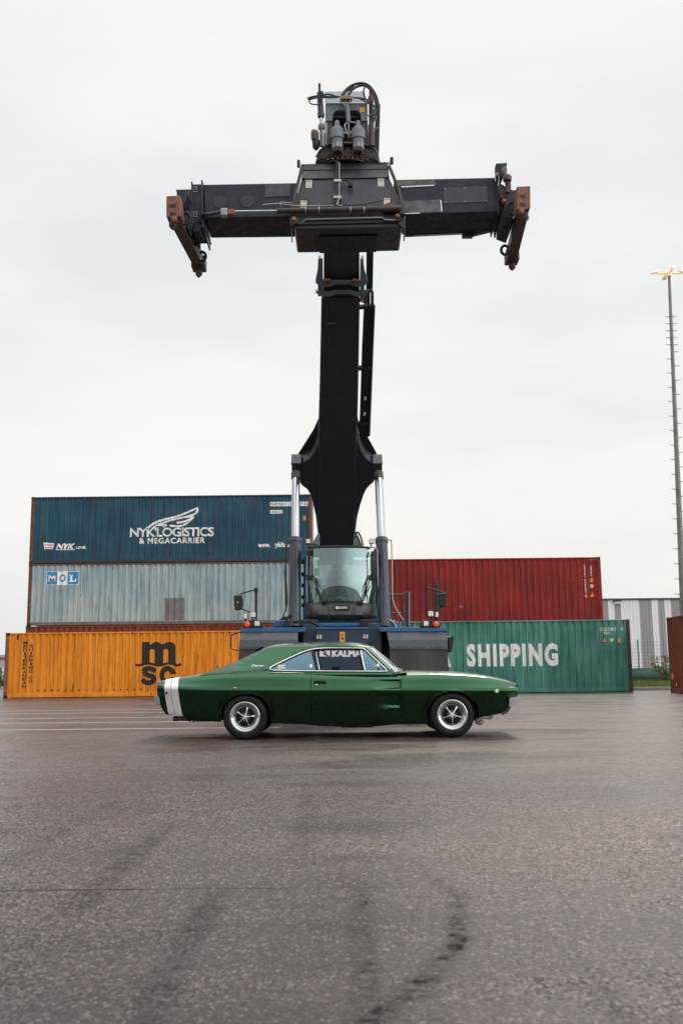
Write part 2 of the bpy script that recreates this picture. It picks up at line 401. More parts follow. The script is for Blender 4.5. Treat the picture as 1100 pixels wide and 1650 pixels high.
# left to right at the roof line: grey, white, grey, wide white, wide grey, white, grey, white, grey ...
cols_ = [1 if i % 2 == 0 else 0 for i in range(16)]
edges = [955, 978.5, 988.5, 998.5, 1028.5, 1048.5, 1058.5, 1069, 1079.5, 1099, 1108, 1122, 1134, 1160, 1170, 1195, 1210]
for i in range(16):
    x0, x1 = W(edges[i], 967, YW).x, W(edges[i+1], 967, YW).x
    ribwall(bgr if cols_[i] else bw, x0, x1, YW, zpl, ztop)
bgr.build('grey_cladding', m_wgrey, wh); bw.build('white_cladding', m_wwhite, wh)
x0, x1 = W(955, 967, YW).x, W(1210, 967, YW).x
MB().box(x0, x1, YW-.03, YW+.4, 0, zpl).build('plinth', m_plinth, wh)
MB().box(x0-.1, x1+.1, YW-.08, YW+.4, ztop, ztop+.14).build('roof_trim', m_dark, wh)
MB().add([(x0,YW+.06,0),(x0,YW+30,0),(x0,YW+30,ztop),(x0,YW+.06,ztop)], [(0,1,2,3)]).add([(x0,YW+.3,ztop+.05),(x1,YW+.3,ztop+.05),(x1,YW+30,ztop+.9),(x0,YW+30,ztop+.9)], [(0,1,2,3)]).build('roof', m_wgrey, wh)
v = W(993.5, 971, YW); MB().box(v.x-.28, v.x+.28, YW-.16, YW-.001, v.z-.1, v.z+.1).build('wall_lamp', m_wwhite, wh)
MB().box(v.x-.36, v.x+.36, YW-.26, YW-.001, v.z+.102, v.z+.2).build('lamp_hood', m_dark, wh)
# ------------------------------------------------------------------ mesh fence, net, shrub
YFc = 53.0
m_post = M('fence_post', (.16, .12, .12), .6); m_wire = M('fence_wire', (.20, .17, .17), .5)
fe = thing('mesh_fence', 'tall wire mesh fence on brown posts in front of the warehouse', 'fence', (13, YFc, .12))
zt = W(1028, 1034.5, YFc).z
for x in (8.3, 10.9, W(1027, 1040, YFc).x, W(1027, 1040, YFc).x+2.6, W(1027, 1040, YFc).x+5.2, W(1027, 1040, YFc).x+7.8):
    MB().box(x-.035, x+.035, YFc, YFc+.05, .1, zt+.13).build('fence_post', m_post, fe)
b = MB(); x0, x1 = 8.3, W(1027, 1040, YFc).x+7.8
for k in range(12):
    z = .3+(zt-.3)*k/11; b.box(x0, x1, YFc-.012, YFc-.004, z-.006, z+.006)
x = x0
while x < x1: b.box(x-.0025, x+.0025, YFc-.003, YFc, .3, zt); x += .10
b.build('wire_mesh', m_wire, fe)
m_net = M('green_netting', (.014, .075, .045), .7, var=.4, scale=3, bump=.6, bscale=12)
rows = [[], []]
for i in range(120):
    x = 8.3+i*(x1-8.3)/119; zz = .95+.10*mnoise.noise((x*.9, 0, 3)); yy = YFc-.06+.05*mnoise.noise((x*1.7, 5, 0))
    rows[0].append(Vector((x, yy-.03, .12))); rows[1].append(Vector((x, yy, zz)))
o = MB().grid(rows).build('fence_netting', m_net, smooth=60); sm = o.modifiers.new('solid', 'SOLIDIFY'); sm.thickness = .01
tag(o, 'dark green netting tied along the foot of the mesh fence', 'netting')
def leafy(b, c, n, spread, size, seed=1, sq=1.):
    rnd = random.Random(seed)
    for _ in range(n):
        while True:
            q = Vector((rnd.uniform(-1,1), rnd.uniform(-1,1), rnd.uniform(-1,1)))
            if q.length < 1: break
        p = Vector(c)+Vector((q.x*spread[0], q.y*spread[1], q.z*spread[2]))
        a = Vector((rnd.gauss(0,1), rnd.gauss(0,1), rnd.gauss(0,1)*.6)).normalized(); t = a.orthogonal().normalized(); t.rotate(Matrix.Rotation(rnd.uniform(0, 6.28), 3, a))
        u = a.cross(t); s = size*rnd.uniform(.6, 1.3)
        b.add([p-t*s, p-t*s*.2+u*s*.5*sq, p+t*s, p-t*s*.2-u*s*.5*sq], [(0,1,2,3)])
sx_, sy_ = W(1072, 1090, 47).x, 47.0
sh = thing('shrub', 'young leafy shrub growing on the verge between the green and brown containers', 'shrub', (sx_, sy_, .12))
m_bark = M('bark', (.06, .045, .03), .9); m_leaf = M('leaves', (.075, .10, .025), .55, var=.6, scale=3, col2=(.16, .17, .05)); 
st = MB(); lf = MB()
tips = [(1050, 1068), (1056, 1060), (1063, 1059), (1072, 1058), (1080, 1063), (1056, 1075), (1060, 1082), (1055, 1088), (1067, 1071), (1074, 1078), (1083, 1075), (1066, 1089), (1062, 1076), (1075, 1088), (1090, 1080), (1069, 1083)]
for i, (a, c) in enumerate(tips):
    t = W(a, c, sy_+random.uniform(-.4, .4)); base = Vector((sx_+random.uniform(-.06, .06), sy_, .1))
    mid = base.lerp(t, .5)+Vector((random.uniform(-.08, .08), 0, .12))
    st.tube(spline([base, mid, t], 4), [.02-.0018*k for k in range(9)], 5)
    for _ in range(2): leafy(lf, t+Vector((random.uniform(-.12, .12), random.uniform(-.1, .1), random.uniform(-.1, .05))), 15, (.18, .2, .13), .055, i*7+_)
    leafy(lf, mid.lerp(t, .5), 6, (.1, .12, .1), .055, i+90)
st.build('stems', m_bark, sh, smooth=60); lf.build('foliage', m_leaf, sh, recalc=False)
# ------------------------------------------------------------------ light mast
YM = 47.0
m_mast = M('mast_steel', (.21, .20, .185), .5, metal=.2, var=.4, scale=2, bump=.2)
bt, tp = W(1099.5, 1050, YM), W(1077, 442, YM)
bx = W(1098.5, 1010, YM).x
base = Vector((bx+.02, YM, 0)); top = Vector((tp.x, YM, tp.z))
ma = thing('light_mast', 'tall tapering steel light mast studded with climbing pegs at the right edge', 'light mast', base)
MB().lathe(base, top-base, [(0, .25), (.04, .25), (.05, .17), ((top-base).length, .065)], 12).build('mast', m_mast, ma, smooth=40)
MB().lathe(base+Vector((0,0,.0)), (0,0,1), [(0, .38), (.05, .38)], 16).build('base_plate', m_mast, ma)
b = MB(); k = 0; z = 2.2
while z < top.z-2.2:
    p = base.lerp(top, z/top.z); s = 1 if k % 2 else -1; r = .19-.115*z/top.z
    if z > top.z-4: both = (1, -1)
    else: both = (s,)
    for s in both:
        b.tube([p+Vector((s*r*.8, 0, 0)), p+Vector((s*(r+.17), 0, .01)), p+Vector((s*(r+.19), 0, .05))], [.022, .014, .012], 6)
    z += .36; k += 1
b.build('climbing_pegs', m_mast, ma)
m_lampf = M('floodlight_housing', (.80, .66, .45), .45, metal=.3)
m_lampf.node_tree.nodes['Principled BSDF'].inputs['Emission Color'].default_value = (1, .62, .25, 1); m_lampf.node_tree.nodes['Principled BSDF'].inputs['Emission Strength'].default_value = .35
MB().tube([top+Vector((-.62,0,.05)), top+Vector((.62,0,.05))], .05, 8).tube([top+Vector((0,-.5,.05)), top+Vector((0,.5,.05))], .05, 8).lathe(top-Vector((0,0,.1)), (0,0,1), [(0, .12), (.2, .12)], 12).build('lamp_crossarm', m_lampf, ma)
for s, t in ((-1, 0), (1, 0), (0, -1), (0, 1)):
    c = top+Vector((s*.55, t*.45, .10)); d = Vector((s, t, 0)) if s or t else Vector((1,0,0)); e = Vector((-d.y, d.x, 0))
    fl = MB().prism([c-e*.11+d*.05, c+e*.11+d*.05, c+e*.09-d*.08+Vector((0,0,.11)), c-e*.09-d*.08+Vector((0,0,.11))], d*.32+Vector((0,0,-.08)))
    fl.build('floodlight', m_lampf, ma, bevel=.02)
# ------------------------------------------------------------------ far left: depot and hedge
YD = 92.0
dp = thing('depot_building', 'distant pale depot with a red band just left of the orange container', 'building', (W(-40, 1080, YD).x, YD, 0))
m_pale = M('depot_wall', (.42, .40, .42), .6); m_red = M('depot_band', (.32, .03, .03), .5); m_dgr = M('depot_door', (.03, .20, .12), .5); m_wht = M('depot_white', (.7, .7, .68), .5)
x0, x1 = W(-160, 1060, YD).x, W(34, 1060, YD).x
zA = W(0, 1058, YD).z; z1 = W(0, 1059.5, YD).z; z2 = W(0, 1062, YD).z; zt2 = W(0, 1056, YD).z
MB().box(x0, x1, YD, YD+18, 0, z2).build('wall', m_pale, dp); MB().box(x0-.1, x1+.1, YD-.1, YD+18, z2, z1).build('band', m_red, dp); MB().box(x0-.1, x1+.1, YD-.12, YD+18, z1, zt2+.05).build('roof', m_pale, dp)
for a, c, mm, nm in ((-30, -12, m_dgr, 'green_door'), (-11, 3.5, m_dgr, 'green_door'), (4, 7, m_wht, 'white_panel'), (-60, -40, m_wht, 'white_panel')):
    MB().box(W(a, 1080, YD).x, W(c, 1080, YD).x, YD-.06, YD-.001, .3, W(0, 1076, YD).z).build(nm, mm, dp)
hd = thing('hedge', 'low dark hedge at the far left behind the orange container', 'hedge', (W(-30, 1100, 72).x, 72, 0))
b = MB(); xa, xb = W(-160, 1100, 72).x, W(30, 1100, 72).x
for i in range(int((xb-xa)/.35)): leafy(b, (xa+i*.35, 72+random.uniform(-.3,.3), .62), 60, (.4, .5, .62), .11, i+400)
m_hedge = M('hedge_leaves', (.03, .055, .02), .6, var=.5, scale=2); b.build('foliage', m_hedge, hd, recalc=False)
b = MB()
for i in range(int((xb-xa)/1.1)): b.tube([(xa+.5+i*1.1, 72, 0), (xa+.5+i*1.1+.1, 72.05, .5), (xa+.3+i*1.1, 72, .95)], [.05, .035, .015], 6)
b.build('stems', m_bark, hd)
# ------------------------------------------------------------------ lettering helpers
def text_bm(body, bold=0., shear=0., spacing=1.):
    cu = bpy.data.curves.new('lettering', 'FONT'); cu.body = body; cu.offset = bold; cu.shear = shear; cu.space_character = spacing
    cu.resolution_u = 3; cu.fill_mode = 'BOTH'
    o = bpy.data.objects.new('lettering_tmp', cu); COL.objects.link(o)
    bpy.context.view_layer.update()
    dg = bpy.context.evaluated_depsgraph_get(); me = bpy.data.meshes.new_from_object(o.evaluated_get(dg))
    bm = bmesh.new(); bm.from_mesh(me)
    bpy.data.objects.remove(o); bpy.data.curves.remove(cu); bpy.data.meshes.remove(me)
    return bm
def bm_fit(bm, x0, x1, z0, z1):
    xs = [v.co.x for v in bm.verts]; ys = [v.co.y for v in bm.verts]
    a, b, c, d = min(xs), max(xs), min(ys), max(ys)
    for v in bm.verts:
        u = (v.co.x-a)/max(1e-6, b-a); t = (v.co.y-c)/max(1e-6, d-c)
        v.co = Vector((x0+(x1-x0)*u, 0, z0+(z1-z0)*t))
    return bm
def poly_bm(loops):                     # closed outlines (holes allowed) -> filled flat sheet in xz
    bm = bmesh.new(); ee = []
    for lp in loops:
        vs = [bm.verts.new((p[0], 0, p[1])) for p in lp]
        for i in range(len(vs)): ee.append(bm.edges.new((vs[i], vs[(i+1) % len(vs)])))
    bmesh.ops.triangle_fill(bm, use_beauty=True, use_dissolve=False, edges=ee, normal=(0, -1, 0))
    return bm
def bm_emit(bm, name, mat, parent, T):   # T maps local flat point -> world; parent offset removed
    off = root_of(parent)
    for v in bm.verts: v.co = T(v.co)-off
    me = bpy.data.meshes.new(name); bm.to_mesh(me); bm.free(); me.materials.append(mat)
    return link(name, me, parent)
def bm_join(bms):
    out = bmesh.new()
    for b in bms:
        me = bpy.data.meshes.new('t'); b.to_mesh(me); b.free(); out.from_mesh(me); bpy.data.meshes.remove(me)
    return out
# ------------------------------------------------------------------ containers
m_white = M('marking_white', (.82, .81, .78), .5, var=.28, scale=7, streak=.6); m_black = M('marking_black', (.012, .012, .013), .5, var=.3)
m_orange = M('sticker_orange', (.75, .24, .01), .5); m_molb = M('panel_blue', (.01, .22, .50), .5, var=.1); m_grey_patch = M('faded_patch', (.15, .15, .165), .6, var=.3)
m_redmark = M('marking_red', (.55, .16, .16), .5, var=.2); m_cast = rusty('corner_casting_steel', (.05, .03, .02), (.012, .010, .010))
m_rail_rust = rusty('rail_rust', (.20, .07, .03), (.05, .025, .018))
m_rod = M('lock_rod', (.25, .25, .25), .5, metal=.6)
class Cont:
    def __init__(s, label, M_, H, L, paint, post=None, rail=None, toprail=None, pitch=.278, duty=(.36, .13, .38, .13), flip=False, group='shipping containers stacked in the yard', ph=0.):
        s.M = M_; s.H = H; s.L = L; s.pitch = pitch; s.duty = duty
        loc = M_ @ Vector((L/2, 1.22, 0))
        s.root = thing('shipping_container', label, 'container', loc, group)
        Wd = 2.438; post = post or paint; rail = rail or paint; toprail = toprail or rail; pw = .15
        s.br = [] ; x = pw; s.x0 = pw; s.x1 = L-pw
        n = round((s.x1-s.x0)/pitch); s.p = (s.x1-s.x0)/n
        for k in range(n):
            a = s.x0+k*s.p
            for q in (duty[0]/2, duty[0]/2+duty[1], duty[0]/2+duty[1]+duty[2], 1-duty[0]/2): s.br.append(a+q*s.p)
        D = 0.045; zb, zt = .165, H-.065
        s.D = D
        prof = [(s.x0, 0)]+[(b, s.depth(b)) for b in s.br]+[(s.x1, 0)]
        def panel(y, sgn, name):
            b = MB(M_); b.grid([[Vector((x, y+sgn*d, z)) for x, d in prof] for z in (zb, zt)]); return b.build(name, paint, s.root)
        s.front = panel(.022, 1, 'side_panel'); panel(Wd-.022, -1, 'side_panel')
        for x in (0, L-pw):
            for y in (0, Wd-.12): MB(M_).box(x, x+pw, y, y+.12, .118, H-.118).build('corner_post', post, s.root, bevel=.012)
        for y in (.008, Wd-.108):
            MB(M_).box(pw, L-pw, y, y+.10, 0.02, zb).build('bottom_rail', rail, s.root, bevel=.01)
            MB(M_).box(pw, L-pw, y+(.0 if y < 1 else .04), y+(.06 if y < 1 else .10), zt, H-.006).build('top_rail', toprail, s.root, bevel=.008)
        b = MB(M_)
        for x in (-.004, L-.174):
            for y in (-.004, Wd-.158):
                for z in (0, H-.118): b.box(x, x+.178, y, y+.162, z, z+.118)
        b.build('corner_castings', m_cast, s.root, bevel=.012)
        # roof with cross corrugation
        b = MB(M_); rr = []
        for k in range(n*2+1):
            x = s.x0+(s.x1-s.x0)*k/(n*2); rr.append([Vector((x, .06, H-.03-(.02 if k % 2 else 0))), Vector((x, Wd-.06, H-.03-(.02 if k % 2 else 0)))])
        b.grid(rr).build('roof', paint, s.root)
        MB(M_).box(.05, L-.05, .11, Wd-.11, .06, .15).build('floor_frame', m_cast, s.root)
        xe, xd = (L, 0) if flip else (0, L)     # xe: blank end, xd: door end
        se = -1 if xe else 1; sdn = -1 if xd else 1
        b = MB(M_); rows = [[], []]; yy = .12
        while yy < Wd-.12:
            for dy, dx in ((0, 0), (.09, 0), (.12, .03), (.21, .03), (.24, 0)):
                if yy+dy < Wd-.12:
                    rows[0].append(Vector((xe+se*(.03+dx), yy+dy, .16))); rows[1].append(Vector((xe+se*(.03+dx), yy+dy, H-.1)))
            yy += .25
        b.grid(rows).build('end_wall', paint, s.root)
        for y0, y1 in ((.125, Wd/2-.006), (Wd/2+.006, Wd-.125)):
            dr = MB(M_).box(min(xd+sdn*.03, xd+sdn*.07), max(xd+sdn*.03, xd+sdn*.07), y0, y1, .14, H-.12).build('door', paint, s.root, bevel=.01)
            for y in (y0+.25, y1-.25):
                MB(M_).cyl(Vector((xd+sdn*.012, y, .10)), Vector((xd+sdn*.012, y, H-.07)), .017, 8).build('lock_rod', m_rod, dr)
    def depth(s, x):
        if x <= s.x0 or x >= s.x1: return 0
        f = ((x-s.x0) % s.p)/s.p; a, b_, c, d = s.duty
        q0, q1, q2, q3 = a/2, a/2+b_, a/2+b_+c, 1-a/2
        if f <= q0+1e-7 or f >= q3-1e-7: return 0
        if f < q1: return s.D*(f-q0)/(q1-q0)
        if f <= q2: return s.D
        return s.D*(q3-f)/(q3-q2)
    def P(s, px, py):                 # photograph position -> (x, z) on this container's side
        Mi = s.M.inverted(); o = Mi @ CO; d = Mi.to_3x3() @ ray(px, py); t = (.03-o.y)/d.y; q = o+d*t; return (q.x, q.z)
    def mark(s, bm, mat, name='lettering', lift=.004):
        lo = min(v.co.x for v in bm.verts); hi = max(v.co.x for v in bm.verts)
        for x in s.br:
            if lo < x < hi: bmesh.ops.bisect_plane(bm, geom=bm.verts[:]+bm.edges[:]+bm.faces[:], plane_co=(x, 0, 0), plane_no=(1, 0, 0), dist=1e-6)
        return bm_emit(bm, name, mat, s.front, lambda c: s.M @ Vector((c.x, .022+s.depth(c.x)-lift, c.z)))
    def text(s, body, px0, py0, px1, py1, mat, bold=.0, shear=0., spacing=1., emit=True, lift=.004, name='lettering'):
        a = s.P(px0, (py0+py1)/2); b = s.P(px1, (py0+py1)/2); mid = (px0+px1)/2; z1 = s.P(mid, py0)[1]; z0 = s.P(mid, py1)[1]
        bm = bm_fit(text_bm(body, bold, shear, spacing), a[0], b[0], z0, z1)
        return s.mark(bm, mat, name, lift) if emit else bm
    def rect(s, px0, py0, px1, py1): 
        a = s.P(px0, (py0+py1)/2); b = s.P(px1, (py0+py1)/2); z1 = s.P((px0+px1)/2, py0)[1]; z0 = s.P((px0+px1)/2, py1)[1]
        return poly_bm([[(a[0], z0), (b[0], z0), (b[0], z1), (a[0], z1)]])
    def pbm(s, *loops): return poly_bm([[s.P(*q) for q in lp] for lp in loops])
YR1, YR2 = 41.1, 43.75
def T(x, y, z=0., rot=0.): return Matrix.Translation((x, y, z)) @ Matrix.Rotation(rot, 4, 'Z')
p_orange = container_paint('orange_container_paint', (.74, .23, .010), .46, fade=(.82, .29, .02), rustcol=(.09, .03, .012))
p_navy = container_paint('navy_container_paint', (.013, .060, .092), .52, fade=(.024, .092, .13), rustcol=(.14, .03, .018))
p_mol = container_paint('pale_grey_container_paint', (.235, .345, .385), .34, fade=(.33, .42, .43), rustcol=(.10, .06, .04))
p_red = container_paint('red_container_paint', (.18, .008, .007), .36, fade=(.27, .016, .010), rustcol=(.12, .02, .015))
p_green = container_paint('green_container_paint', (.038, .165, .130), .42, fade=(.09, .26, .21), rustcol=(.03, .03, .012))
p_brown = container_paint('brown_container_paint', (.16, .03, .018), .2, fade=(.20, .045, .025))
p_post_o = rusty('rust_on_orange', (.36, .11, .025), (.09, .035, .018)); p_post_r = rusty('rust_on_dark', (.20, .05, .025), (.04, .025, .02))
p_navyrail = M('navy_rail', (.012, .03, .042), .5, var=.3); p_molrail = M('grey_rail', (.11, .125, .12), .6, var=.4)
G1 = 'shipping containers stacked in the yard'
# orange, front row left
xo = W(5.5, 1121, YR1).x; Ho = W(250, 1017.3, YR1).z
c = Cont('orange container with black lettering standing on the ground at the left', T(xo, YR1), Ho, 12.5, p_orange, post=p_post_o, rail=p_orange, toprail=p_orange, duty=(.40, .12, .36, .12))
bms = []
for i, ch in enumerate('MEDITERRANEAN'):
    y = 1033.2+i*5.86; x = 41.2-i*.32*.95*.5*1.1; bms.append(c.text(ch, x-3.0+(1.6 if ch == 'I' else 0), y, x+3.0-(1.6 if ch == 'I' else 0), y+4.9, m_black, .03, emit=False))
for i, ch in enumerate('SHIPPING CO'):
    if ch == ' ': continue
    y = 1038.3+i*5.86+(-1.6 if i > 8 else 0); x = 51-i*.17; bms.append(c.text(ch, x-2.7+(1.5 if ch == 'I' else 0), y, x+2.7-(1.5 if ch == 'I' else 0), y+4.9, m_black, .03, emit=False))
c.mark(bm_join(bms), m_black)
def lp(pts, ox=200., oy=1020., k=1/11.): return [(ox+a*k, oy+b*k) for a, b in pts]
def arcp(cx, cy, rx, ry, a0, a1, n=10): return [(cx+rx*math.cos(R_(a0+(a1-a0)*i/n)), cy-ry*math.sin(R_(a0+(a1-a0)*i/n))) for i in range(n+1)]
mL = [(310,545),(320,158),(455,158),(458,205)]+arcp(575,240,95,85,150,35,6)[0:]+[(690,200)]+arcp(805,245,105,90,140,0,8)+[(912,545),(780,545),(782,320)]+arcp(738,325,45,45,0,180,8)+[(690,550),(540,550),(540,320)]+arcp(498,325,43,43,0,180,8)+[(450,545)]
wv = [(200,548),(225,543)]+[(260+i*55, 560-math.sin(i*.95-.6)*20-12) for i in range(12)]+[(985,548),(1015,535),(1022,560),(990,582),(940,580)]+[(880-i*55, 585-math.sin((11-i)*.95-.6)*20+0) for i in range(11)]+[(230,588),(203,575)]
def stroke(pts, w0, w1=None, n=5):
    sp = spline([Vector((a, b, 0)) for a, b in pts], n); L_, R2 = [], []
    for i, p in enumerate(sp):
        t = (sp[min(i+1, len(sp)-1)]-sp[max(i-1, 0)]).normalized(); nn = Vector((-t.y, t.x, 0)); f = i/(len(sp)-1)
        ww = (w0+(w1-w0)*f if w1 is not None else w0)/2; L_.append((p.x+nn.x*ww, p.y+nn.y*ww)); R2.append((p.x-nn.x*ww, p.y-nn.y*ww))
    return L_+R2[::-1]
wave = stroke([(200,560),(250,572),(310,562),(390,545),(455,538),(540,560),(620,572),(700,560),(770,538),(850,545),(930,568),(980,566),(1018,548)], 42, 42)
s_ = stroke([(560,680),(500,640),(430,628),(370,650),(372,712),(430,750),(500,770),(535,815),(500,865),(430,882),(360,862),(325,815)], 88, 88)
c_ = stroke([(870,730),(850,670),(775,630),(700,660),(672,750),(700,835),(775,875),(850,840),(880,790)], 90, 90)
c.mark(bm_join([c.pbm(lp(mL)), c.pbm(lp(s_)), c.pbm(lp(c_))]), m_black, 'logo')
c.mark(c.pbm(lp(wave)), m_black, 'logo', lift=.007)
c.mark(bm_join([c.rect(60+i*11.05+random.uniform(-1,1), 1112.2+random.uniform(-.6,.6)-i*.13, 63.2+i*11.05+random.uniform(-1,1.5), 1113.3-i*.13) for i in range(17)]), m_cast, 'scrape_marks', lift=.005)
c.mark(bm_join([c.rect(27.8, 1023, 30.2, 1031)]), m_cast, 'lashing_slot', lift=.006)
# back row left: brown, pale grey, navy
zB = W(250, 1006.8, YR2).z; zM = W(250, 906.6, YR2).z; zN = W(250, 798.6, YR2).z
xs_ = W(42, 1010, YR2).x
Cont('brown red container under the pale grey one, only its top edge showing', T(xs_, YR2), zB-.004, 12.5, p_brown, post=p_post_r)
c = Cont('pale grey container with blue and white letter panel, between navy and orange containers', T(xs_+.03, YR2, zB), zM-zB-.004, 12.5, p_mol, post=p_post_r, rail=p_molrail, toprail=m_rail_rust, duty=(.30, .16, .38, .16))
for i, (a, b_) in enumerate(((75.8, 92.6), (92.8, 109.2), (109.4, 126.6))): c.mark(c.rect(a, 921.5, b_, 941.7), m_white if i == 1 else m_molb, 'letter_panel')
c.mark(bm_join([c.rect(75, 920.6, 127.4, 921.4), c.rect(75, 941.8, 127.4, 942.6), c.rect(75, 921.4, 75.7, 941.8), c.rect(126.7, 921.4, 127.4, 941.8)]), m_white, 'panel_border')
def serifed(c, ch, x0, y0, x1, y1, mat):
    b = [c.text(ch, x0+1, y0, x1-1, y1, mat, .03, emit=False)]; return b
bm = bm_join([c.text('M', 78.2, 926, 90, 937.5, m_white, .03, emit=False), c.rect(77, 926, 81.5, 927.6), c.rect(86.8, 926, 91.2, 927.6), c.rect(77, 936, 82, 937.6), c.rect(86, 936, 91.2, 937.6)])
c.mark(bm_join([bm]), m_white, 'lettering', lift=.010)
bm = bm_join([c.text('L', 113.6, 926, 122, 937.5, m_white, .035, emit=False), c.rect(111.6, 926, 118.4, 927.6), c.rect(111.6, 936, 114, 937.6), c.rect(121.6, 932.5, 123.2, 937.6)])
c.mark(bm, m_white, 'lettering', lift=.010)
c.mark(c.text('O', 95.8, 925.2, 106.2, 938, m_molb, .03, emit=False), m_molb, 'lettering', lift=.010)
c.mark(c.rect(265, 963.6, 297.4, 999.2), m_grey_patch, 'faded_patch')
c.mark(c.rect(50, 1009.4-3.0, 61.5, 1010.4-3.0), m_white, 'reflector', lift=.03) if False else None
c = Cont('navy blue container with white wing emblem on top of the left stack', T(xs_+.02, YR2+.02, zM), zN-zM, 12.5, p_navy, post=p_post_r, rail=p_navyrail, toprail=p_navyrail, duty=(.16, .10, .62, .12))
c.text("NYK'LOGISTICS", 209.6, 849.3, 344.6, 864.6, m_white, .022, spacing=.92)
c.text('& MEGACARRIER', 224.5, 866.2, 330.2, 875.6, m_white, .02, spacing=1.12)
Z2 = lambda p: (200+p[0]*320/1100., 780+p[1]*320/1100.)
wing = [stroke([(120,252),(165,218),(215,198),(270,185),(330,165),(375,145),(408,131)], 13, 9), stroke([(406,132),(404,152),(385,168),(345,180)], 11, 10), stroke([(290,214),(330,208),(360,196),(384,183),(345,182),(300,190),(240,206),(180,228),(158,248)], 11, 8),
        stroke([(252,230),(310,232),(350,215),(382,185)], 11, 8), stroke([(215,236),(232,225),(180,228)], 12, 9)]
zl = 0.004
for k_, s2 in enumerate(wing): c.mark(c.pbm([Z2(q) for q in s2]), m_white, 'emblem', lift=.004+.0015*k_)
c.mark(c.pbm([(70,874),(87.5,875.2),(85.5,885),(73,884.2),(73.6,886.5),(71.8,886.5)]), m_white, 'flag')
c.mark(bm_join([c.pbm([(73,876.6),(86.5,877.5),(86.3,879),(73,878.2)]), c.pbm([(73,881),(86,882),(85.8,883.4),(73,882.6)])]), m_redmark, 'flag_stripes', lift=.008)
c.text('NYK', 90.2, 875.8, 121.4, 884.6, m_white, .05, shear=.35); c.mark(c.rect(90, 885.2, 121, 886.2), m_white, 'underline'); c.text('LINE', 122.4, 879.8, 138.2, 884.2, m_white, .03)
c.text('www.', 415.6, 876.3, 435.2, 881.7, m_white, .045); c.text('yklina', 442.5, 873.6, 466.6, 883.6, m_white, .045)
c.mark(c.rect(434.8, 808.4, 498.2, 815.4), m_white, 'number_plate'); c.mark(c.rect(434.8, 821.8, 455.2, 827.4), m_white, 'number_plate')
c.text('NYKU  571 732', 437, 809.8, 497, 814, m_black, .01, lift=.008); c.text('45G1', 437, 823.2, 453, 826.2, m_black, .005, lift=.008)
c.mark(bm_join([c.pbm([(x,y),(x+2,y+1.1),(x+4.2,y+.3),(x+4.6,y+1.2),(x+2.2,y+2.2),(x-.2,y+1)]) for x,y in [(198+i*10.6+random.uniform(-1,1), 889.5+random.uniform(-1.6,1.8)) for i in range(14)]]), m_cast, 'dent_marks', lift=.005)
c.mark(c.rect(488.2, 831, 492.6, 838), m_orange, 'sticker')
# back row right: (lower one behind the green) and red
xr = W(971.5, 996, YR2).x-12.5; zR = W(970, 1003.8, YR2).z; zRt = W(900, 898.0, YR2).z
Cont('rust brown container standing behind the green one and carrying the red one', T(xr, YR2), zR-.004, 12.5, p_brown, post=p_post_r, flip=True)
c = Cont('bright red container with white upright numbers, on the right stack', T(xr, YR2, zR), zRt-zR, 12.5, p_red, duty=(.26, .20, .34, .20), flip=True)
def vtext(c, body, x0, y0, x1, y1, mat, bold=.02):
    bm = text_bm(body, bold); xs = [v.co.x for v in bm.verts]; ys = [v.co.y for v in bm.verts]; a, b_, e, f = min(xs), max(xs), min(ys), max(ys)
    A = c.P(x0, y0); B = c.P(x1, y1)
    for v in bm.verts:
        u = (v.co.x-a)/(b_-a); t = (v.co.y-e)/(f-e)
        v.co = Vector((B[0]+(A[0]-B[0])*(1-t) if True else 0, 0, A[1]+(B[1]-A[1])*u))
    return c.mark(bm, mat)
vtext(c, 'BEAU 459087', 939.7, 911, 943.6, 956, m_white); vtext(c, '7', 941.4, 958, 944.5, 963, m_white); vtext(c, '45G1', 949.9, 911, 952.8, 928, m_white)
c.mark(c.rect(949.8, 932, 954.2, 938), m_orange, 'sticker'); c.text('W', 949.8, 941.8, 955.4, 947.6, m_white, .05)
c.mark(c.pbm([(949.6,961.8),(956.9,961.6),(953,954.4)]), m_orange, 'warning_triangle')
c.mark(bm_join([c.pbm([(946.8+i*3.6,902.4),(948.2+i*3.6,902.4),(949.6+i*3.6,900.4),(948.2+i*3.6,900.4)]) for i in range(4)]), m_orange, 'warning_stripes')
c.mark(c.rect(938.6, 977.4, 939.9, 979.2), m_molb, 'sticker') if False else None
c.mark(bm_join([c.rect(739.5, 976.6, 741.4, 979), c.rect(742, 976.2, 744.8, 979)]), m_molb, 'sticker')
# green, front row right
Hg = W(1000, 998.0, YR1).z; xg = W(1019.8, 1114, YR1).x-12.4
c = Cont('sea green container with big white lettering standing behind the car bonnet', T(xg, YR1), Hg, 12.4, p_green, post=rusty('rust_on_green', (.05, .028, .016), (.018, .02, .014)), duty=(.42, .14, .30, .14), flip=True, pitch=.29)
c.text('SHIPPING', 751.5, 1036.8, 898.2, 1074.0, m_white, .05, spacing=1.22)
c.text('CHINA', 628, 1038.6, 726.2, 1075.6, m_white, .05, spacing=1.22)
c.text('CCLU 724813', 965, 1011.2, 991.6, 1016.4, m_white, .015); c.text('0', 1000, 1010.8, 1003, 1016, m_white, .02); c.text('45G1', 971.2, 1017.6, 982.6, 1022, m_white, .015)
c.mark(c.pbm([(968.4,1035.6),(978.2,1035.4),(972.8,1025.6)]), m_black, 'warning_triangle', lift=.003); c.mark(c.pbm([(969.8,1034.6),(976.8,1034.4),(972.9,1027.4)]), m_orange, 'warning_triangle', lift=.007)
c.text('W', 981.8, 1028.4, 987.4, 1034.8, m_white, .06); c.mark(c.rect(994.2, 1028.2, 998.8, 1035), m_orange, 'sticker')
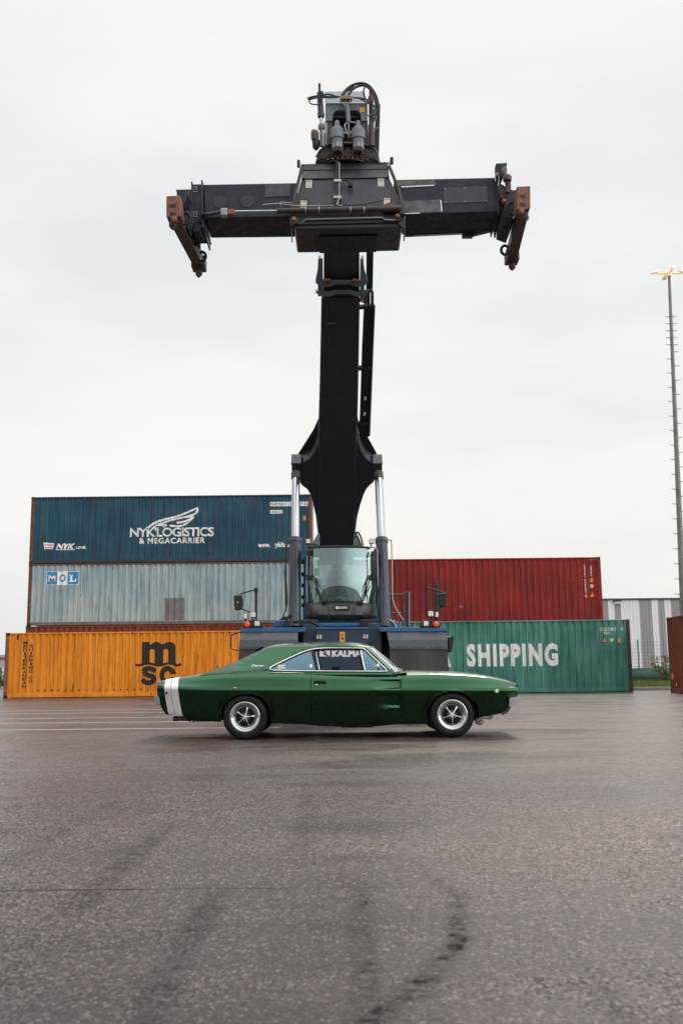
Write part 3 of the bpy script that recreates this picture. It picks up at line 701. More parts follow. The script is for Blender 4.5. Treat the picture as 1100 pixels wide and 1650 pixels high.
c.mark(bm_join([c.pbm([(988+i*3.8,1002.8),(989.6+i*3.8,1002.8),(991+i*3.8,1000.6),(989.4+i*3.8,1000.6)]) for i in range(5)]), m_orange, 'warning_stripes')
# brown container running towards the camera at the right edge
q0 = W(1076, 1055, 39.3)
c = Cont('dark brown container seen obliquely, cut off at the right edge of the picture', T(q0.x, 39.3, 0, -PI/2-.015), W(1073.5, 995.3, 39.3).z, 12.19, p_brown, post=p_post_r, group=G1)
c.mark(c.rect(1081.4, 1085.4, 1083.8, 1094.6), m_orange, 'sticker'); c.mark(c.rect(1089.2, 1082.6, 1094, 1100.6), p_red, 'paint_patch')
c.mark(c.rect(1088.2, 1101.6, 1089.8, 1105.6), m_white, 'sticker')
# ------------------------------------------------------------------ reach stacker (mobile container crane)
k_dark = M('crane_dark_paint', (.018, .0175, .0215), .42, var=.3, scale=3, col2=(.034, .030, .031), streak=.35, bump=.2, bscale=12)
k_frame = M('spreader_paint', (.028, .028, .042), .45, var=.35, scale=3, col2=(.018, .018, .022), bump=.15, bscale=25)
k_beam = M('spreader_beam_paint', (.022, .026, .038), .60, spec=.3, var=.35, scale=2.5, col2=(.030, .030, .036), streak=.2, bump=.12, bscale=20)
k_black = M('black_rubber', (.011, .011, .011), .6, var=.3); k_head = M('grey_blue_paint', (.13, .165, .19), .45, var=.4, scale=5, col2=(.07, .08, .09), streak=.4)
k_rust = rusty('rusty_steel', (.26, .085, .055), (.10, .045, .035), .7); k_rust2 = rusty('rusty_dark_steel', (.085, .05, .045), (.028, .022, .022), .6)
k_chrome = M('chromed_rod', (.42, .43, .44), .07, metal=1., var=.02); k_steel = M('worn_steel', (.30, .30, .31), .4, metal=.7)
k_barrel = M('cylinder_barrel', (.050, .058, .070), .26, metal=.6, var=.06, scale=1.5); k_navy = M('navy_paint', (.012, .028, .062), .4, var=.3, scale=2, col2=(.02, .03, .05))
k_blue = M('blue_paint', (.018, .095, .24), .4, var=.3, scale=3, col2=(.03, .08, .16)); k_plate = M('fender_plate', (.052, .066, .078), .42, var=.5, scale=4, col2=(.028, .034, .04), bump=.25, bscale=14)
k_flap = M('rubber_flap', (.035, .030, .030), .45, var=.6, scale=2.5, col2=(.075, .062, .058), streak=.6); k_hood = M('hood_plastic', (.050, .046, .050), .42, var=.2, scale=5)
k_mark = M('label_beige', (.62, .58, .50), .5, var=.3, scale=30); k_wmark = M('lettering_white', (.75, .75, .74), .5); k_yel = M('warning_yellow', (.80, .38, .02), .5)
k_glow = M('indicator_orange', (.90, .09, .006), .3, var=.02); k_lens = M('lamp_lens', (.78, .72, .66), .25, var=.2, scale=40); k_copper = M('brass_cap', (.32, .12, .045), .4, metal=.3)
k_cable = M('hose_rubber', (.012, .012, .012), .35, var=.1); k_grey = M('motor_grey', (.15, .165, .185), .45, var=.3, scale=8)
k_seat = M('seat_fabric', (.10, .10, .105), .8); k_int = M('cab_interior', (.18, .20, .20), .7)
st_loc = Vector((0, 23.0, 0))
RS = thing('reach_stacker', 'tall black and blue container crane with raised boom behind the green car', 'crane', st_loc)
PL_A, PL_B = 23.95, .833
N_ = Vector((0, PL_B, 1)).normalized()          # into the boom, away from its underside
def B(px, py, lift=0.):
    d = ray(px, py); o = CO-N_*lift; t = (PL_A-o.z-PL_B*o.y)/(d.z+PL_B*d.y); return CO+d*t
def bprism(name, poly, depth, mat, lift=0., parent=None, **k):
    pts = [B(a, b, lift) for a, b in poly]; return MB().prism(pts, N_*depth).build(name, mat, parent or RS, **k)
# --- boom
bo = bprism('outer_boom', [(517.5,480),(579.5,480),(578.2,560),(576.5,650),(575,700),(573.8,760),(572.6,820),(571,880),(570,905),(513.2,905),(513,880),(512.4,820),(512,760),(512.6,700),(514.5,640),(516,560)], .82, k_dark, bevel=.025)
bprism('inner_boom', [(521.5,215),(579,215),(579,490),(521.3,490)], .62, k_dark, lift=.05, bevel=.02)
# top end guide collar (grey-blue, with worn lips)
def collar(y0, y1, lipy):
    L1 = [(512.6,417),(519.8,417),(520.2,453),(526,455.5),(534,454.5),(536.5,453),(567.5,453),(571,455),(578,455.5),(579.6,453),(580.5,417),(584.6,417.5),(586.5,434),(592,451),(592.5,456),(587,461),(577.5,462.8),(570.5,462),(565,458.5),(540,458.5),(533.5,462.3),(526,463),(515,461.5),(508.5,456.5),(508.3,451),(511.5,436)]
    return L1
bprism('boom_collar', collar(0,0,0), .05, k_head, lift=-.10, bevel=.008)
bprism('boom_collar', [(a, b+15.5+(0 if b > 440 else 20)) for a, b in collar(0,0,0)], .05, k_head, lift=-.09, bevel=.008)
m = MB()
for a in (512, 518): m.px
for xx in (514.5, 585): 
    m.prism([B(xx-2.2, 440, -.06), B(xx+2.2, 440, -.06), B(xx+2.2, 478, -.06), B(xx-2.2, 478, -.06)], N_*.75)
m.build('collar_cheeks', k_head, RS, bevel=.01)
for xx in (528, 572.5):
    MB().prism([B(xx-5, 452, -.14), B(xx+5, 452, -.14), B(xx+5.5, 457, -.14), B(xx-5.5, 457, -.14)], N_*.1).build('wear_pad', k_rust, RS, bevel=.01)
for xx0, xx1 in ((519.6, 515.8), (577.3, 568.6)):
    MB().tube([B(xx0 if xx0 < 550 else xx0, 484, -.002), B(xx0-1.2 if xx0 < 550 else 574.6, 600, -.002), B(xx1, 868, -.002)], .007, 6).build('weld_seam', k_frame, bo)
for yy in (560, 640, 735, 800): MB().prism([B(519, yy, -.003), B(574, yy-.4, -.003), B(574, yy+.5, -.003), B(519, yy+.9, -.003)], N_*.003).build('cross_weld', k_beam, bo)
for i in range(26):
    a = random.uniform(522, 568); b_ = random.uniform(500, 850); l_ = random.uniform(2, 11); MB().prism([B(a, b_, -.003), B(a+.5, b_, -.003), B(a+.5+random.uniform(-1, 1), b_+l_, -.003), B(a, b_+l_, -.003)], N_*.002).build('scratch', k_frame, bo)
# weld marks on the underside
bprism('weld_marks', [(528.5,521),(541,520.5),(541,521.8),(528.5,522.3)], .004, k_steel, lift=-.004)
# side box carrying hoses along the right of the boom, with a lit slot beside it
m = MB()
def bp(m, poly, lift, depth): m.prism([B(a, b, lift) for a, b in poly], N_*depth)
sl_ = []
bprism('hose_channel', [(586,494),(603,491.5),(600.5,560),(597.5,640),(595.2,690),(594,704),(577.8,702),(578.5,692),(579,686),(580.5,640),(583,560)], .06, k_black, lift=.18)
for (a, b_) in ((588.5, 642), (587.2, 667)):
    MB().prism([B(a-1.8, b_-2.6, .17), B(a+1.8, b_-2.6, .17), B(a+1.6, b_+2.8, .17), B(a-2, b_+2.8, .17)], N_*.005).build('channel_slot', k_wmark, RS, bevel=.004)
for y in (496.5, 595, 684.5):
    MB().prism([B(576.5, y-2, .1), B(600.5-(y-496)*.03, y-3, .1), B(600.5-(y-496)*.03, y+2, .1), B(576.5, y+2.5, .1)], N_*.10).build('channel_bracket', k_black, RS, bevel=.006)
MB().tube([B(602.8, 492, .15), B(600, 560, .15), B(597, 640, .15), B(594.6, 702, .15)], .022, 8).build('channel_edge', k_rust2, RS, smooth=60)
bprism('upper_channel', [(590.5,380),(602,380),(600.2,470),(589.5,474)], .05, k_black, lift=.15)
for i, (x0, x1) in enumerate(((583,587),(586,591),(589,594),(592,597.5),(595,600))):
    MB().tube(spline([B(x0-3, 486+i, .05), B(x0, 472-i, .0), B(x1, 470, .02), B(x1+.6, 482, .08), B(x1+.4, 493, .14)], 6), .018, 6).build('collar_hose', k_steel if i % 2 else k_cable, RS, smooth=60)
# flared cylinder brackets on both sides of the boom
L_fl = [(515.5,690),(512,712),(507,727),(499,738.5),(490,744.5),(484,747.5),(483,779),(487,783.5),(494.5,789),(499.5,797),(504,812),(508.5,832),(511.5,858),(513,880),(520,880),(520,690)]
R_fl = [(574,690),(577,706),(581,722),(589,737),(597,744),(603.5,748),(603,777),(598,781),(591,788),(586,798),(580,816),(575.5,834),(572.5,858),(571,880),(566,880),(566,690)]
for poly in (L_fl, R_fl): bprism('cylinder_bracket', poly, .55, k_dark, lift=.06, bevel=.05, smooth=50)
for poly in ([(516.5,664),(512,677),(505,693),(470.5,747.5),(484,748.5),(492,744),(501,737),(508,724),(513.5,706),(516,690)], [(576,672),(581,700),(591.5,703.5),(615.5,747.5),(603,750),(595,745),(588,737),(581,722),(577,706),(574,690)]):
    bprism('gusset_plate', poly, .04, k_dark, lift=.42, bevel=.006)
for (a, b_) in ((489.5, 739), (594, 739)):
    MB().prism([B(a-3.4, b_-2.6, .41), B(a+3.2, b_-2.6, .41), B(a+3.8, b_+2.6, .41), B(a-3.4, b_+3.0, .41)], N_*.006).build('gusset_hole', k_wmark, RS, bevel=.004)
for (x0, x1, xc, r) in ((469.5, 484.5, 475.6, 0), (600.5, 615.5, 609.5, 0)):
    MB().prism([B(x0, 748, .0), B(x1, 748, .0), B(x1, 768, .0), B(x0+1, 772, .0)], N_*.30).build('rod_end_clevis', k_dark, RS, bevel=.02)
    MB().prism([B(x0-.6, 746.5, -.02), B(x1+.6, 746.5, -.02), B(x1+.6, 749.5, -.02), B(x0-.6, 749.5, -.02)], N_*.34).build('clevis_cap', k_frame, RS, bevel=.01)
# lift cylinders
YC0, YC1 = 20.35, 21.75
for nm, (xb, yb), (xm, ym), (xt, yt) in (('l', (474.8, 1012), (476.4, 868), (476.6, 764)), ('r', (620.5, 1012), (612.6, 868), (609.6, 764))):
    a = W(xb, yb, YC0); c_ = W(xt, yt, YC1); 
    d = (c_-a); f = (ym-yb)/(yt-yb)
    mid = a+d*.555
    # place barrel end where it stands in the photograph
    best = min((abs((ray_y := 0)), 0) for _ in (0,)) if False else None
    dn = d.normalized(); Lb = (mid-a).length
    lift_c = MB().lathe(a, dn, [(0, .125), (Lb-.10, .125), (Lb-.10, .138), (Lb, .138), (Lb+.001, .10)], 32).build('lift_cylinder', k_barrel, RS, smooth=40)
    MB().lathe(mid-dn*.05, dn, [(0, .088), (d.length-Lb+.05, .088)], 28).build('piston_rod', k_chrome, lift_c, smooth=40)
    MB().lathe(c_-dn*.12, dn, [(0, .105), (.16, .105)], 24).build('rod_end', k_rust2, lift_c, smooth=40)
    s = -1 if nm == 'l' else 1
    o1 = Vector((s*.17, 0, 0))
    pts = [mid+o1*.55-dn*.04, mid+o1*1.1-dn*.02, mid+o1*1.25-dn*.15, a+(mid-a)*.55+o1*1.12, a+(mid-a)*.28+o1*(.95 if s < 0 else 1.1), a+(mid-a)*.08+o1*(2.2 if s > 0 else 1.6)]
    MB().tube(spline(pts, 6), .014, 8).build('feed_pipe', k_steel if s > 0 else k_cable, lift_c, smooth=60)
# --- boom head, rotator and hydraulics
YH = 15.75
hd_ = RS
outer = [(522.5,147.5),(587,147),(590.5,166),(592,192),(592.5,237),(523,237),(524.5,192),(522.5,166)]
o_ = [W(a, b_, YH) for a, b_ in outer]
hole = [W(a, b_, YH) for a, b_ in [(536,237),(535.5,184),(539,179),(545,178),(574,178),(579.5,180),(581,186),(581,237)]]
MB().prism([W(a, b_, YH) for a, b_ in [(524.2,165.5),(590.8,165.5),(592,192),(592.5,195),(581,195),(580.5,184),(577,179.2),(573,178),(544,178),(539,179.5),(536,184),(535.7,195),(524.5,195)]], (0, .12, 0)).build('head_plate', k_head, RS, bevel=.012)
MB().add([W(522.5,147.5,YH+.30), W(587.5,147,YH+.30), W(590.8,165.3,YH-.02), W(523.2,165.6,YH-.02)], [(0,1,2,3)]).add([W(522.5,147.5,YH+.30), W(587.5,147,YH+.30), W(587.5,147,YH+.5), W(522.5,147.5,YH+.5)], [(0,1,2,3)]).build('head_cap', k_head, RS)
MB().px([(524,190),(535.5,190),(535.5,237),(526,237)], YH+.03, .8).px([(581,190),(592,190),(593,237),(581,237)], YH+.03, .8).px([(524,166),(592,166),(592,190),(524,190)], YH+.122, .7).build('head_cheeks', k_hood, RS, bevel=.015)
MB().rect(535, 176, 582, 239, YH+.5, .1).build('head_web', k_black, RS)
MB().rect(523.8, 197, 526.8, 233, YH-.01, .05).rect(592.6, 200, 594.2, 235, YH-.01, .05).build('head_edges', k_steel, RS, bevel=.01)
MB().rect(579.5, 172.5, 587.3, 180.5, YH-.006, .004).build('reflector', k_yel, RS)
for xc in (543.3, 577):
    a = W(xc, 240, YH-.10); z = lambda y: W(xc, y, YH-.10).z-a.z
    MB().lathe(a, (0, 0, 1), [(0, .095), (z(229), .098), (z(225), .10), (z(224.8), .119), (z(214), .120), (z(208.5), .105), (z(208), .075), (z(204.5), .068), (z(204), .045), (z(197), .044), (z(195), .03)], 28).build('slew_motor', k_grey, RS, smooth=35)
    MB().lathe(a+Vector((0,0,-.02)), (0, 0, 1), [(0, .10), (z(231), .10)], 8).build('motor_foot', k_steel, RS)
# turntable hood and toothed ring
m = MB()
cz = W(558, 262, YH).z; cc = Vector((W(558, 250, YH).x, YH+.42, 0))
top_r = [(515.5,243),(524,236),(532,231.5),(560,230.5),(586,232),(596,236),(604.5,242)]
bot_r = [(506,258),(512,257),(525,256),(560,255),(590,256),(606,257),(611,260)]
MB().add([W(a, b_, YH-.12+abs(a-560)*.004) for a, b_ in top_r]+[W(a, b_, YH+.5) for a, b_ in top_r], [(i, i+1, i+8, i+7) for i in range(6)]).build('turntable_hood', k_rust2, RS)
MB().tube([W(a, b_, YH-.13+abs(a-560)*.004) for a, b_ in [(509.5,253)]+top_r+[(608,250),(610,261)]], .022, 8).build('hood_rim', k_rust2, RS, smooth=60)
MB().px([(507,262),(510,254),(515.5,243.5),(524,236.5),(532,232),(586,232.3),(596,236.5),(604,243),(609,254),(612,262)], YH+.02, .5).build('turntable_skirt', k_black, RS, bevel=.03)
tb = MB()
for i in range(8): tb.px([(512.5+i*3.1,247.5-i*.35),(513.9+i*3.1,247.3-i*.35),(513.9+i*3.1,256.5-i*.5),(512.5+i*3.1,257-i*.5)], YH-.02, .04)
for i in range(7): tb.px([(587.5+i*2.9,246+i*.5),(588.9+i*2.9,246.2+i*.5),(588.9+i*2.9,253+i*.8),(587.5+i*2.9,252.6+i*.8)], YH-.02, .04)
tb.build('gear_teeth', k_rust2, RS)
RT = W(558, 256, YH)
ctr = Vector((RT.x, YH+.36, RT.z))
MB().lathe(ctr+Vector((0,0,-.06)), (0,0,1), [(0, .46), (.10, .46), (.11, .40), (.36, .40)], 64).build('turntable', k_black, RS, smooth=40)
m = MB()
for k in range(64):
    a = 2*PI*k/64; d = Vector((math.cos(a), math.sin(a), 0)); e = Vector((-d.y, d.x, 0)); p = ctr+d*.475+Vector((0,0,-.03))
    m.prism([p-e*.011-d*.02, p+e*.011-d*.02, p+e*.007+d*.03, p-e*.007+d*.03], (0, 0, .11))
m.build('ring_gear', k_rust2, RS)
for xc in (544, 577):
    m = MB(); p0 = W(xc, 246, YH-.14)
    for k in range(14):
        a = 2*PI*k/14; d = Vector((math.cos(a), math.sin(a), 0)); e = Vector((-d.y, d.x, 0)); p = p0+d*.062
        m.prism([p-e*.010, p+e*.010, p+e*.006+d*.02, p-e*.006+d*.02], (0, 0, .085))
    m.lathe(p0, (0,0,1), [(0, .062), (.085, .062)], 16); m.build('pinion', k_rust2, RS)
m = MB()
for i in range(9):
    p = W(528+i*8, 257.5-2.0*math.sin(i/8*PI), YH-.19); m.lathe(p, (0, -1, 0), [(0, .012), (.03, .012)], 6)
m.build('ring_bolts', k_copper, RS)
# left tilt cylinder, right riser pipe, accumulator
t0, t1 = W(517.5, 238, YH+.02), W(517, 186, YH+.02)
tc_ = MB().cyl(W(517, 186, YH), W(515, 150, YH), .052, 20).lathe(W(517, 189, YH), (0,0,1), [(0, .055), (.05, .062), (.09, .055)], 20).build('tilt_cylinder', k_barrel, RS, smooth=40)
MB().cyl(W(517.6, 206, YH), W(517, 186, YH), .030, 16).build('piston_rod', k_chrome, tc_, smooth=40)
MB().cyl(W(518, 236, YH), W(517.6, 206, YH), .032, 16).lathe(W(517.6, 209, YH), (0,0,1), [(0, .04), (.02, .055), (.08, .055), (.1, .04)], 16).build('cylinder_eye', k_grey, tc_, smooth=40)
MB().cyl(W(514.6, 151, YH), W(514.6, 135, YH), .022, 12).build('antenna', k_black, RS, smooth=40)
MB().tube([W(597, 160, YH), W(598, 180, YH), W(598.5, 236, YH)], [.032, .045, .05], 16).build('riser_pipe', k_rust2, RS, smooth=40)
MB().tube([W(597, 142, YH), W(597, 164, YH)], .03, 12).lathe(W(597, 166, YH), (0,0,1), [(0,.05),(.06,.055),(.12,.04)], 14).build('riser_fitting', k_rust, RS, smooth=40)
MB().px([(606,169),(612.5,167),(610,258),(607,255),(601,240)], YH+.25, .05).build('side_channel', k_black, RS)
for y in (179, 207): MB().cyl(W(600, y, YH+.2), W(611, y-1, YH+.2), .008, 6).build('channel_tie', k_steel, RS)
ac = MB().lathe(W(509, 242, YH), (0.02,0,1), [(0, .02), (.05, .06), (.16, .068), (.18, .062)], 20).build('swivel_bracket', k_black, RS, smooth=40)
MB().lathe(W(507.2, 226, YH-.02), (0,0,1), [(0, .055), (.05, .068), (.13, .068)], 20).build('hose_swivel', k_hood, RS, smooth=40)
MB().lathe(W(506.8, 218.5, YH-.02), (0,0,1), [(0, .06), (.085, .06), (.09, .055)], 20).build('amber_beacon', k_copper, RS, smooth=40)
def hose(pts, r=.016, mat=None, Y=None, name='hydraulic_hose'):
    P_ = [W(p[0], p[1], (Y or YH-.12)+(p[2] if len(p) > 2 else 0)) for p in pts]
    return MB().tube(spline(P_, 7), r, 8).build(name, mat or k_cable, RS, smooth=60)
hose([(549,156),(556,146),(567,137.5),(580,134),(592,136.5),(601,146),(607,158),(609,172),(606,186,.1),(601,196,.1)], .022)
hose([(561,153),(568,144),(578,138.5),(588,138),(597,145),(603,157),(605,170),(602,186)], .022)
hose([(552,154),(558,147),(566,142.5),(571,140)], .020)
hose([(597,141),(602,150),(606,160),(604,176),(598,187)], .016)
hose([(588,139),(585.5,147),(587,156),(592,163)], .014)
hose([(540,155),(530,152),(520,153),(505,155.5),(496,158.5),(501,159.5),(511,157)], .015); hose([(537,156),(522,155.5),(510,156.5),(500,160.5),(498.5,164.5),(503,168),(515,168.5)], .012); hose([(546,156.5),(530,157.5),(516,157)], .013)
hose([(574,157.5),(582,158.5),(593,162),(602,171),(606,177)], .015); hose([(570,158),(578,158),(590,165),(599,169)], .013); hose([(591,186),(598,187.5),(604,184),(608,175),(609,168)], .01); hose([(605,178),(604,190),(600,199),(597,204)], .011)
hose([(549,160),(552,167),(557,172)], .018, k_grey); hose([(565,160),(561,167),(559,172)], .018, k_grey); hose([(557,157),(557,170)], .02, k_grey)
hose([(558,171),(560,180),(561,197)], .038, k_grey, name='hose_sleeve')
hose([(561,196),(561.5,206),(562,222)], .02, k_grey); hose([(572,198),(563,197),(556,200),(556,207),(560,216),(565,214),(570,207)], .014, k_steel); hose([(553,213),(562,216),(567,211)], .013, k_steel)
MB().rect(547.5, 154, 567, 159.5, YH-.16, .10).build('valve_block', M('brass_block', (.22, .16, .07), .5, metal=.5), RS, bevel=.01)
MB().cyl(W(540, 154.5, YH-.12), W(549, 155, YH-.12), .02, 8).cyl(W(566, 156.5, YH-.12), W(573, 157, YH-.12), .02, 8).cyl(W(557.5, 150, YH-.12), W(557.5, 155, YH-.12), .015, 8).build('hose_couplings', k_steel, RS)
MB().lathe(W(517, 152.5, YH-.06), (0,0,1), [(0,.05),(.04,.05)], 12).build('clamp', k_rust2, RS)
# --- spreader: centre frame
YS = 15.62
def quad(m, pts, th, n=None):           # pts: (px, py, Y) corners; thickness straight back
    m.prism([W(*p) for p in pts], (0, th, 0))
cf = MB(); quad(cf, [(485.5,288.5,YS+.10),(627,286,YS+.10),(648.5,333,YS),(472,337,YS)], .35)
cf = cf.build('centre_frame', k_frame, RS, bevel=.02)
MB().prism([W(488,266.5,YS+.2), W(625,264.5,YS+.2), W(627.3,285.8,YS+.07), W(485.2,288.3,YS+.07)], (0, .4, 0)).build('upper_apron', k_dark, RS, bevel=.015)
MB().prism([W(489,266.8,YS+.16), W(624.5,264.8,YS+.16), W(625.5,272,YS+.14), W(488,274,YS+.14)], (0, .01, 0)).build('apron_lip', k_frame, RS)
MB().tube([W(485,267.5,YS+.2), W(627,263.8,YS+.2)], .03, 10).build('top_rail', k_rust2, RS, smooth=60)
MB().tube([W(486,270,YS+.02), W(479,300,YS-.03), W(469.5,338,YS-.05)], .028, 8).build('frame_edge', k_rust2, RS, smooth=60)
MB().tube([W(627,268,YS+.02), W(640,300,YS-.03), W(651,343,YS-.05)], .028, 8).build('frame_edge', k_rust2, RS, smooth=60)
lo = MB(); zt_ = W(560, 350, YS-.02).z; zb_ = W(560, 352, YS-.02).z
lo.px([(471,337),(649,333),(652,350),(650,366),(646.5,366),(640,358),(480,362),(474,355)], YS-.02, .05)
lo.build('lower_apron', k_dark, RS, bevel=.01)
# underside box of the centre frame (its bottom is seen from below)
pA, pB = W(472, 350, YS+.02), W(650, 347, YS+.02)
MB().prism([pA, pB, pB+Vector((-.03,0,-.22)), pA+Vector((.03,0,-.22))], (0, .95, 0)).build('frame_box', k_dark, RS, bevel=.03)
MB().prism([pA+Vector((.42,.25,-.22)), pB+Vector((-.42,.25,-.22)), pB+Vector((-.42,.25,-.27)), pA+Vector((.42,.25,-.27))], (0, .62, 0)).build('frame_belly', k_black, RS, bevel=.02)
MB().tube([W(469,353,YS), W(469.5,362,YS+.3), W(470.5,390,YS+1.0)], .012, 6).tube([W(652,350,YS), W(651.5,360,YS+.3), W(650.5,388,YS+1.0)], .012, 6).build('frame_stiffeners', k_steel, RS)
MB().tube([W(487,360,YS-.03), W(492,353.5,YS-.06), W(615,350.5,YS-.06), W(621,354.5,YS-.05), W(640,354.5,YS-.04)], .018, 8).build('lip_rod', k_steel, RS, smooth=60)
for (a, b_) in ((473.5, 354), (640.5, 349)):
    m = MB(); p = W(a, b_, YS-.06); m.lathe(p+Vector((0,.05,0)), (0,-1,0), [(0, .075), (.05, .075), (.055, .05)], 24); m.build('pivot_boss', k_dark, RS, smooth=40)
    MB().lathe(p, (0,-1,0), [(0, .034), (.05, .034), (.055, .02)], 20).build('pivot_pin', k_copper, RS, smooth=40)
for (a, b_) in ((497.5, 296.6), (613.5, 293.8), (489, 328.8), (623, 324.8)):
    Y = YS+.10-(b_-287)/48*.10
    MB().rect(a-6.6, b_-8, a+6.6, b_+8, Y-.012, .01).build('plate_backing', k_black, RS, bevel=.004)
    pl = MB().rect(a-5.2, b_-6, a+5.2, b_+6.4, Y-.018, .006).build('label_plate', k_mark, RS)
    MB().rect(a-3.9, b_-4.6, a-2.2, b_-3.4, Y-.0205, .002).rect(a-.9, b_-4.6, a+.9, b_-3.4, Y-.0205, .002).rect(a+2.2, b_-4.6, a+3.9, b_-3.4, Y-.0205, .002).build('plate_slots', k_black, pl)
# centre hoses down the frame
for dx in (-2.2, 2.2):
    hose([(544+dx,262),(544+dx,290,.0),(544+dx,318,-.02),(541+dx*1.3,326,-.03),(532+dx*5,330,-.04),(520+dx*14,332,-.04)], .012, k_steel if dx > 0 else k_cable, Y=YS-.02)
for y in (290.5, 317): MB().rect(537.5, y-2, 550, y+2, YS-.05, .07).build('hose_clamp', k_mark, RS, bevel=.006)
hose([(550,290),(558,290.5),(562,294)], .014, Y=YS); MB().rect(560.5, 292.5, 568.5, 300, YS-.06, .08).build('junction_plug', k_black, RS, bevel=.015)
hose([(548,268),(543,262),(543,256,.05)], .03, Y=YS+.05)
MB().rect(478.5, 257, 483.4, 268, YS+.12, .06).build('work_lamp', k_black, RS, bevel=.01); hose([(481,267),(483,270),(488,270)], .01, Y=YS+.14)
MB().rect(628, 252.5, 633.6, 263, YS+.12, .06).build('work_lamp', k_black, RS, bevel=.01); hose([(631,262),(629,265.5),(624,265.5)], .01, Y=YS+.14)
MB().rect(482.6, 266.5, 485.6, 270.5, YS+.1, .05).rect(624, 262.5, 628, 268, YS+.1, .05).build('lamp_mount', k_steel, RS)
# --- telescopic beams
def beam(name, pts, mat, Y, dep, **k): return MB().px(pts, Y, dep).build(name, mat, RS, **k)
YB = 15.75
bl = beam('left_beam', [(327,297),(478,294.3),(472,349.5),(330,351)], k_beam, YB, .80, bevel=.02)
br_ = beam('right_beam', [(634,289.3),(803,285.5),(812,341),(652,346)], k_beam, YB, .80, bevel=.02)
for xc in (355, 398.5):
    m = MB(); p = W(xc, 324.5-(xc-355)*.02, YB); m.ringloft(p+Vector((0,-.006,0)), (0,1,0), [(0, .112), (0, .124), (.007, .124), (.007, .112)], 40); m.build('inspection_ring', k_black, bl)
    MB().lathe(p+Vector((0,.0005,0)), (0,-1,0), [(0, .112), (.004, .112)], 40).build('inspection_cover', k_dark, bl)
MB().px([(714,302.5),(784,299.8),(784.6,325),(715,328)], YB-.008, .007).build('access_panel', k_frame, br_)
m = MB()
for a, b_ in ((716.5,304.5),(748.5,303.3),(780.5,302.2),(716.8,326),(749,324.6),(781.5,323.4)): m.lathe(W(a, b_, YB-.009), (0,-1,0), [(0,.013),(.008,.011)], 8)
m.build('panel_bolts', k_steel, br_)
for pts in ([(646,324),(709,321.5),(712,323),(713,339.5),(711,341.5),(651,344)], [(641,291.5),(699,289.6),(702.5,298),(641,299.5)]):
    b2 = MB().px(pts, YB-.012, .011).build('doubler_plate', M('scuffed_paint', (.045, .043, .052), .5, var=.7, scale=5, col2=(.20, .19, .20)), br_, bevel=.004)
MB().px([(427,297.5),(468,296),(467,316),(427,318)], YB-.010, .009).build('doubler_plate', M('scuffed_dark_paint', (.03, .034, .042), .5, var=.7, scale=5, col2=(.10, .11, .12)), bl, bevel=.004)
MB().px([(646,300),(700,297.5),(699,299.5),(646,302)], YB-.016, .004).px([(648,343.4),(676,342.6),(676,344),(648,344.8)], YB-.016, .004).px([(708.5,322),(710.5,322),(712.5,340),(710.5,341)], YB-.020, .004).build('chipped_edges', k_lens, br_)
# inner (sliding) beam ends
beam('sliding_beam', [(284.5,305),(312,304.5),(314,360),(300,361),(286,352)], k_beam, YB+.06, .66, bevel=.015)
beam('sliding_beam', [(800,292),(826,306),(826,352),(800,345)], k_beam, YB+.06, .66, bevel=.015)
for (x0, x1, y0, y1) in ((307.8, 310, 292, 363), (324, 326.6, 290, 366)):
    pA, pC = W(x0, y0, YB-.02), W(x1, y1, YB-.02)
    MB().prism([W(x0,y0,YB-.04), W(x1,y0,YB-.04), W(x1+1,y1,YB-.04), W(x0+1,y1,YB-.04)], (0, .95, 0)).build('beam_flange', k_frame, RS, bevel=.005)
MB().px([(310.2,297),(324,296.5),(325.5,358),(311.5,358.5)], YB, .85).build('flange_box', k_beam, RS, bevel=.008)
m = MB()
for a in (312.2, 316.6):
    for b_ in (301.5, 305, 308.8, 341.5, 345, 348.6): m.lathe(W(a, b_, YB-.002), (0,-1,0), [(0,.010),(.008,.009)], 6)
m.build('flange_bolts', k_mark, RS)
MB().prism([W(800.5,281,YB-.04), W(803,281,YB-.04), W(804,345,YB-.04), W(801.5,345,YB-.04)], (0, .9, 0)).build('beam_flange', k_frame, RS, bevel=.005)
MB().px([(324.5,352),(329,352),(341,393),(338,393)], YB+.05, .03).build('guide_lug', k_black, RS); MB().px([(795,372),(799,372),(798,382),(795.5,382)], YB+.7, .03).build('guide_lug', k_black, RS); MB().px([(812,372),(816,372),(813,381),(811,381)], YB+.7, .03).build('guide_lug', k_black, RS)
# front extension cylinder
YX = YS-.12
k_scuff = M('scuffed_cylinder_paint', (.016, .015, .017), .45, var=.4, scale=2.6, col2=(.16, .04, .022))
cyl_ = MB().lathe(W(446, 340, YX), (W(645, 336, YX)-W(446, 340, YX)), [(0, .047), ((W(646, 336, YX)-W(446, 340, YX)).length, .052)], 24).build('extension_cylinder', k_scuff, RS, smooth=40)
MB().cyl(W(374, 341, YX), W(447, 339.8, YX), .019, 14).build('piston_rod', k_chrome, cyl_, smooth=40)
for xx in (492.5, 514, 564.5, 586.5): MB().cyl(W(xx-1, 338.8, YX), W(xx+1, 338.8, YX), .058, 24).build('cable_tie', k_steel, cyl_, smooth=40)
MB().rect(645-2, 326, 652, 345, YX-.02, .2).rect(618, 328.5, 645, 341.5, YX+.06, .12).build('clevises', k_dark, RS, bevel=.015)
MB().lathe(W(626, 333, YX+.0), (0,-1,0), [(0,.055),(.05,.05)], 20).build('clevis_pin', k_rust, RS, smooth=40)
MB().tube([W(328, 348, YB-.06), W(336, 345.5, YX), W(357, 341, YX)], [.05, .035, .03], 10).build('rod_bracket', k_dark, RS, smooth=50)
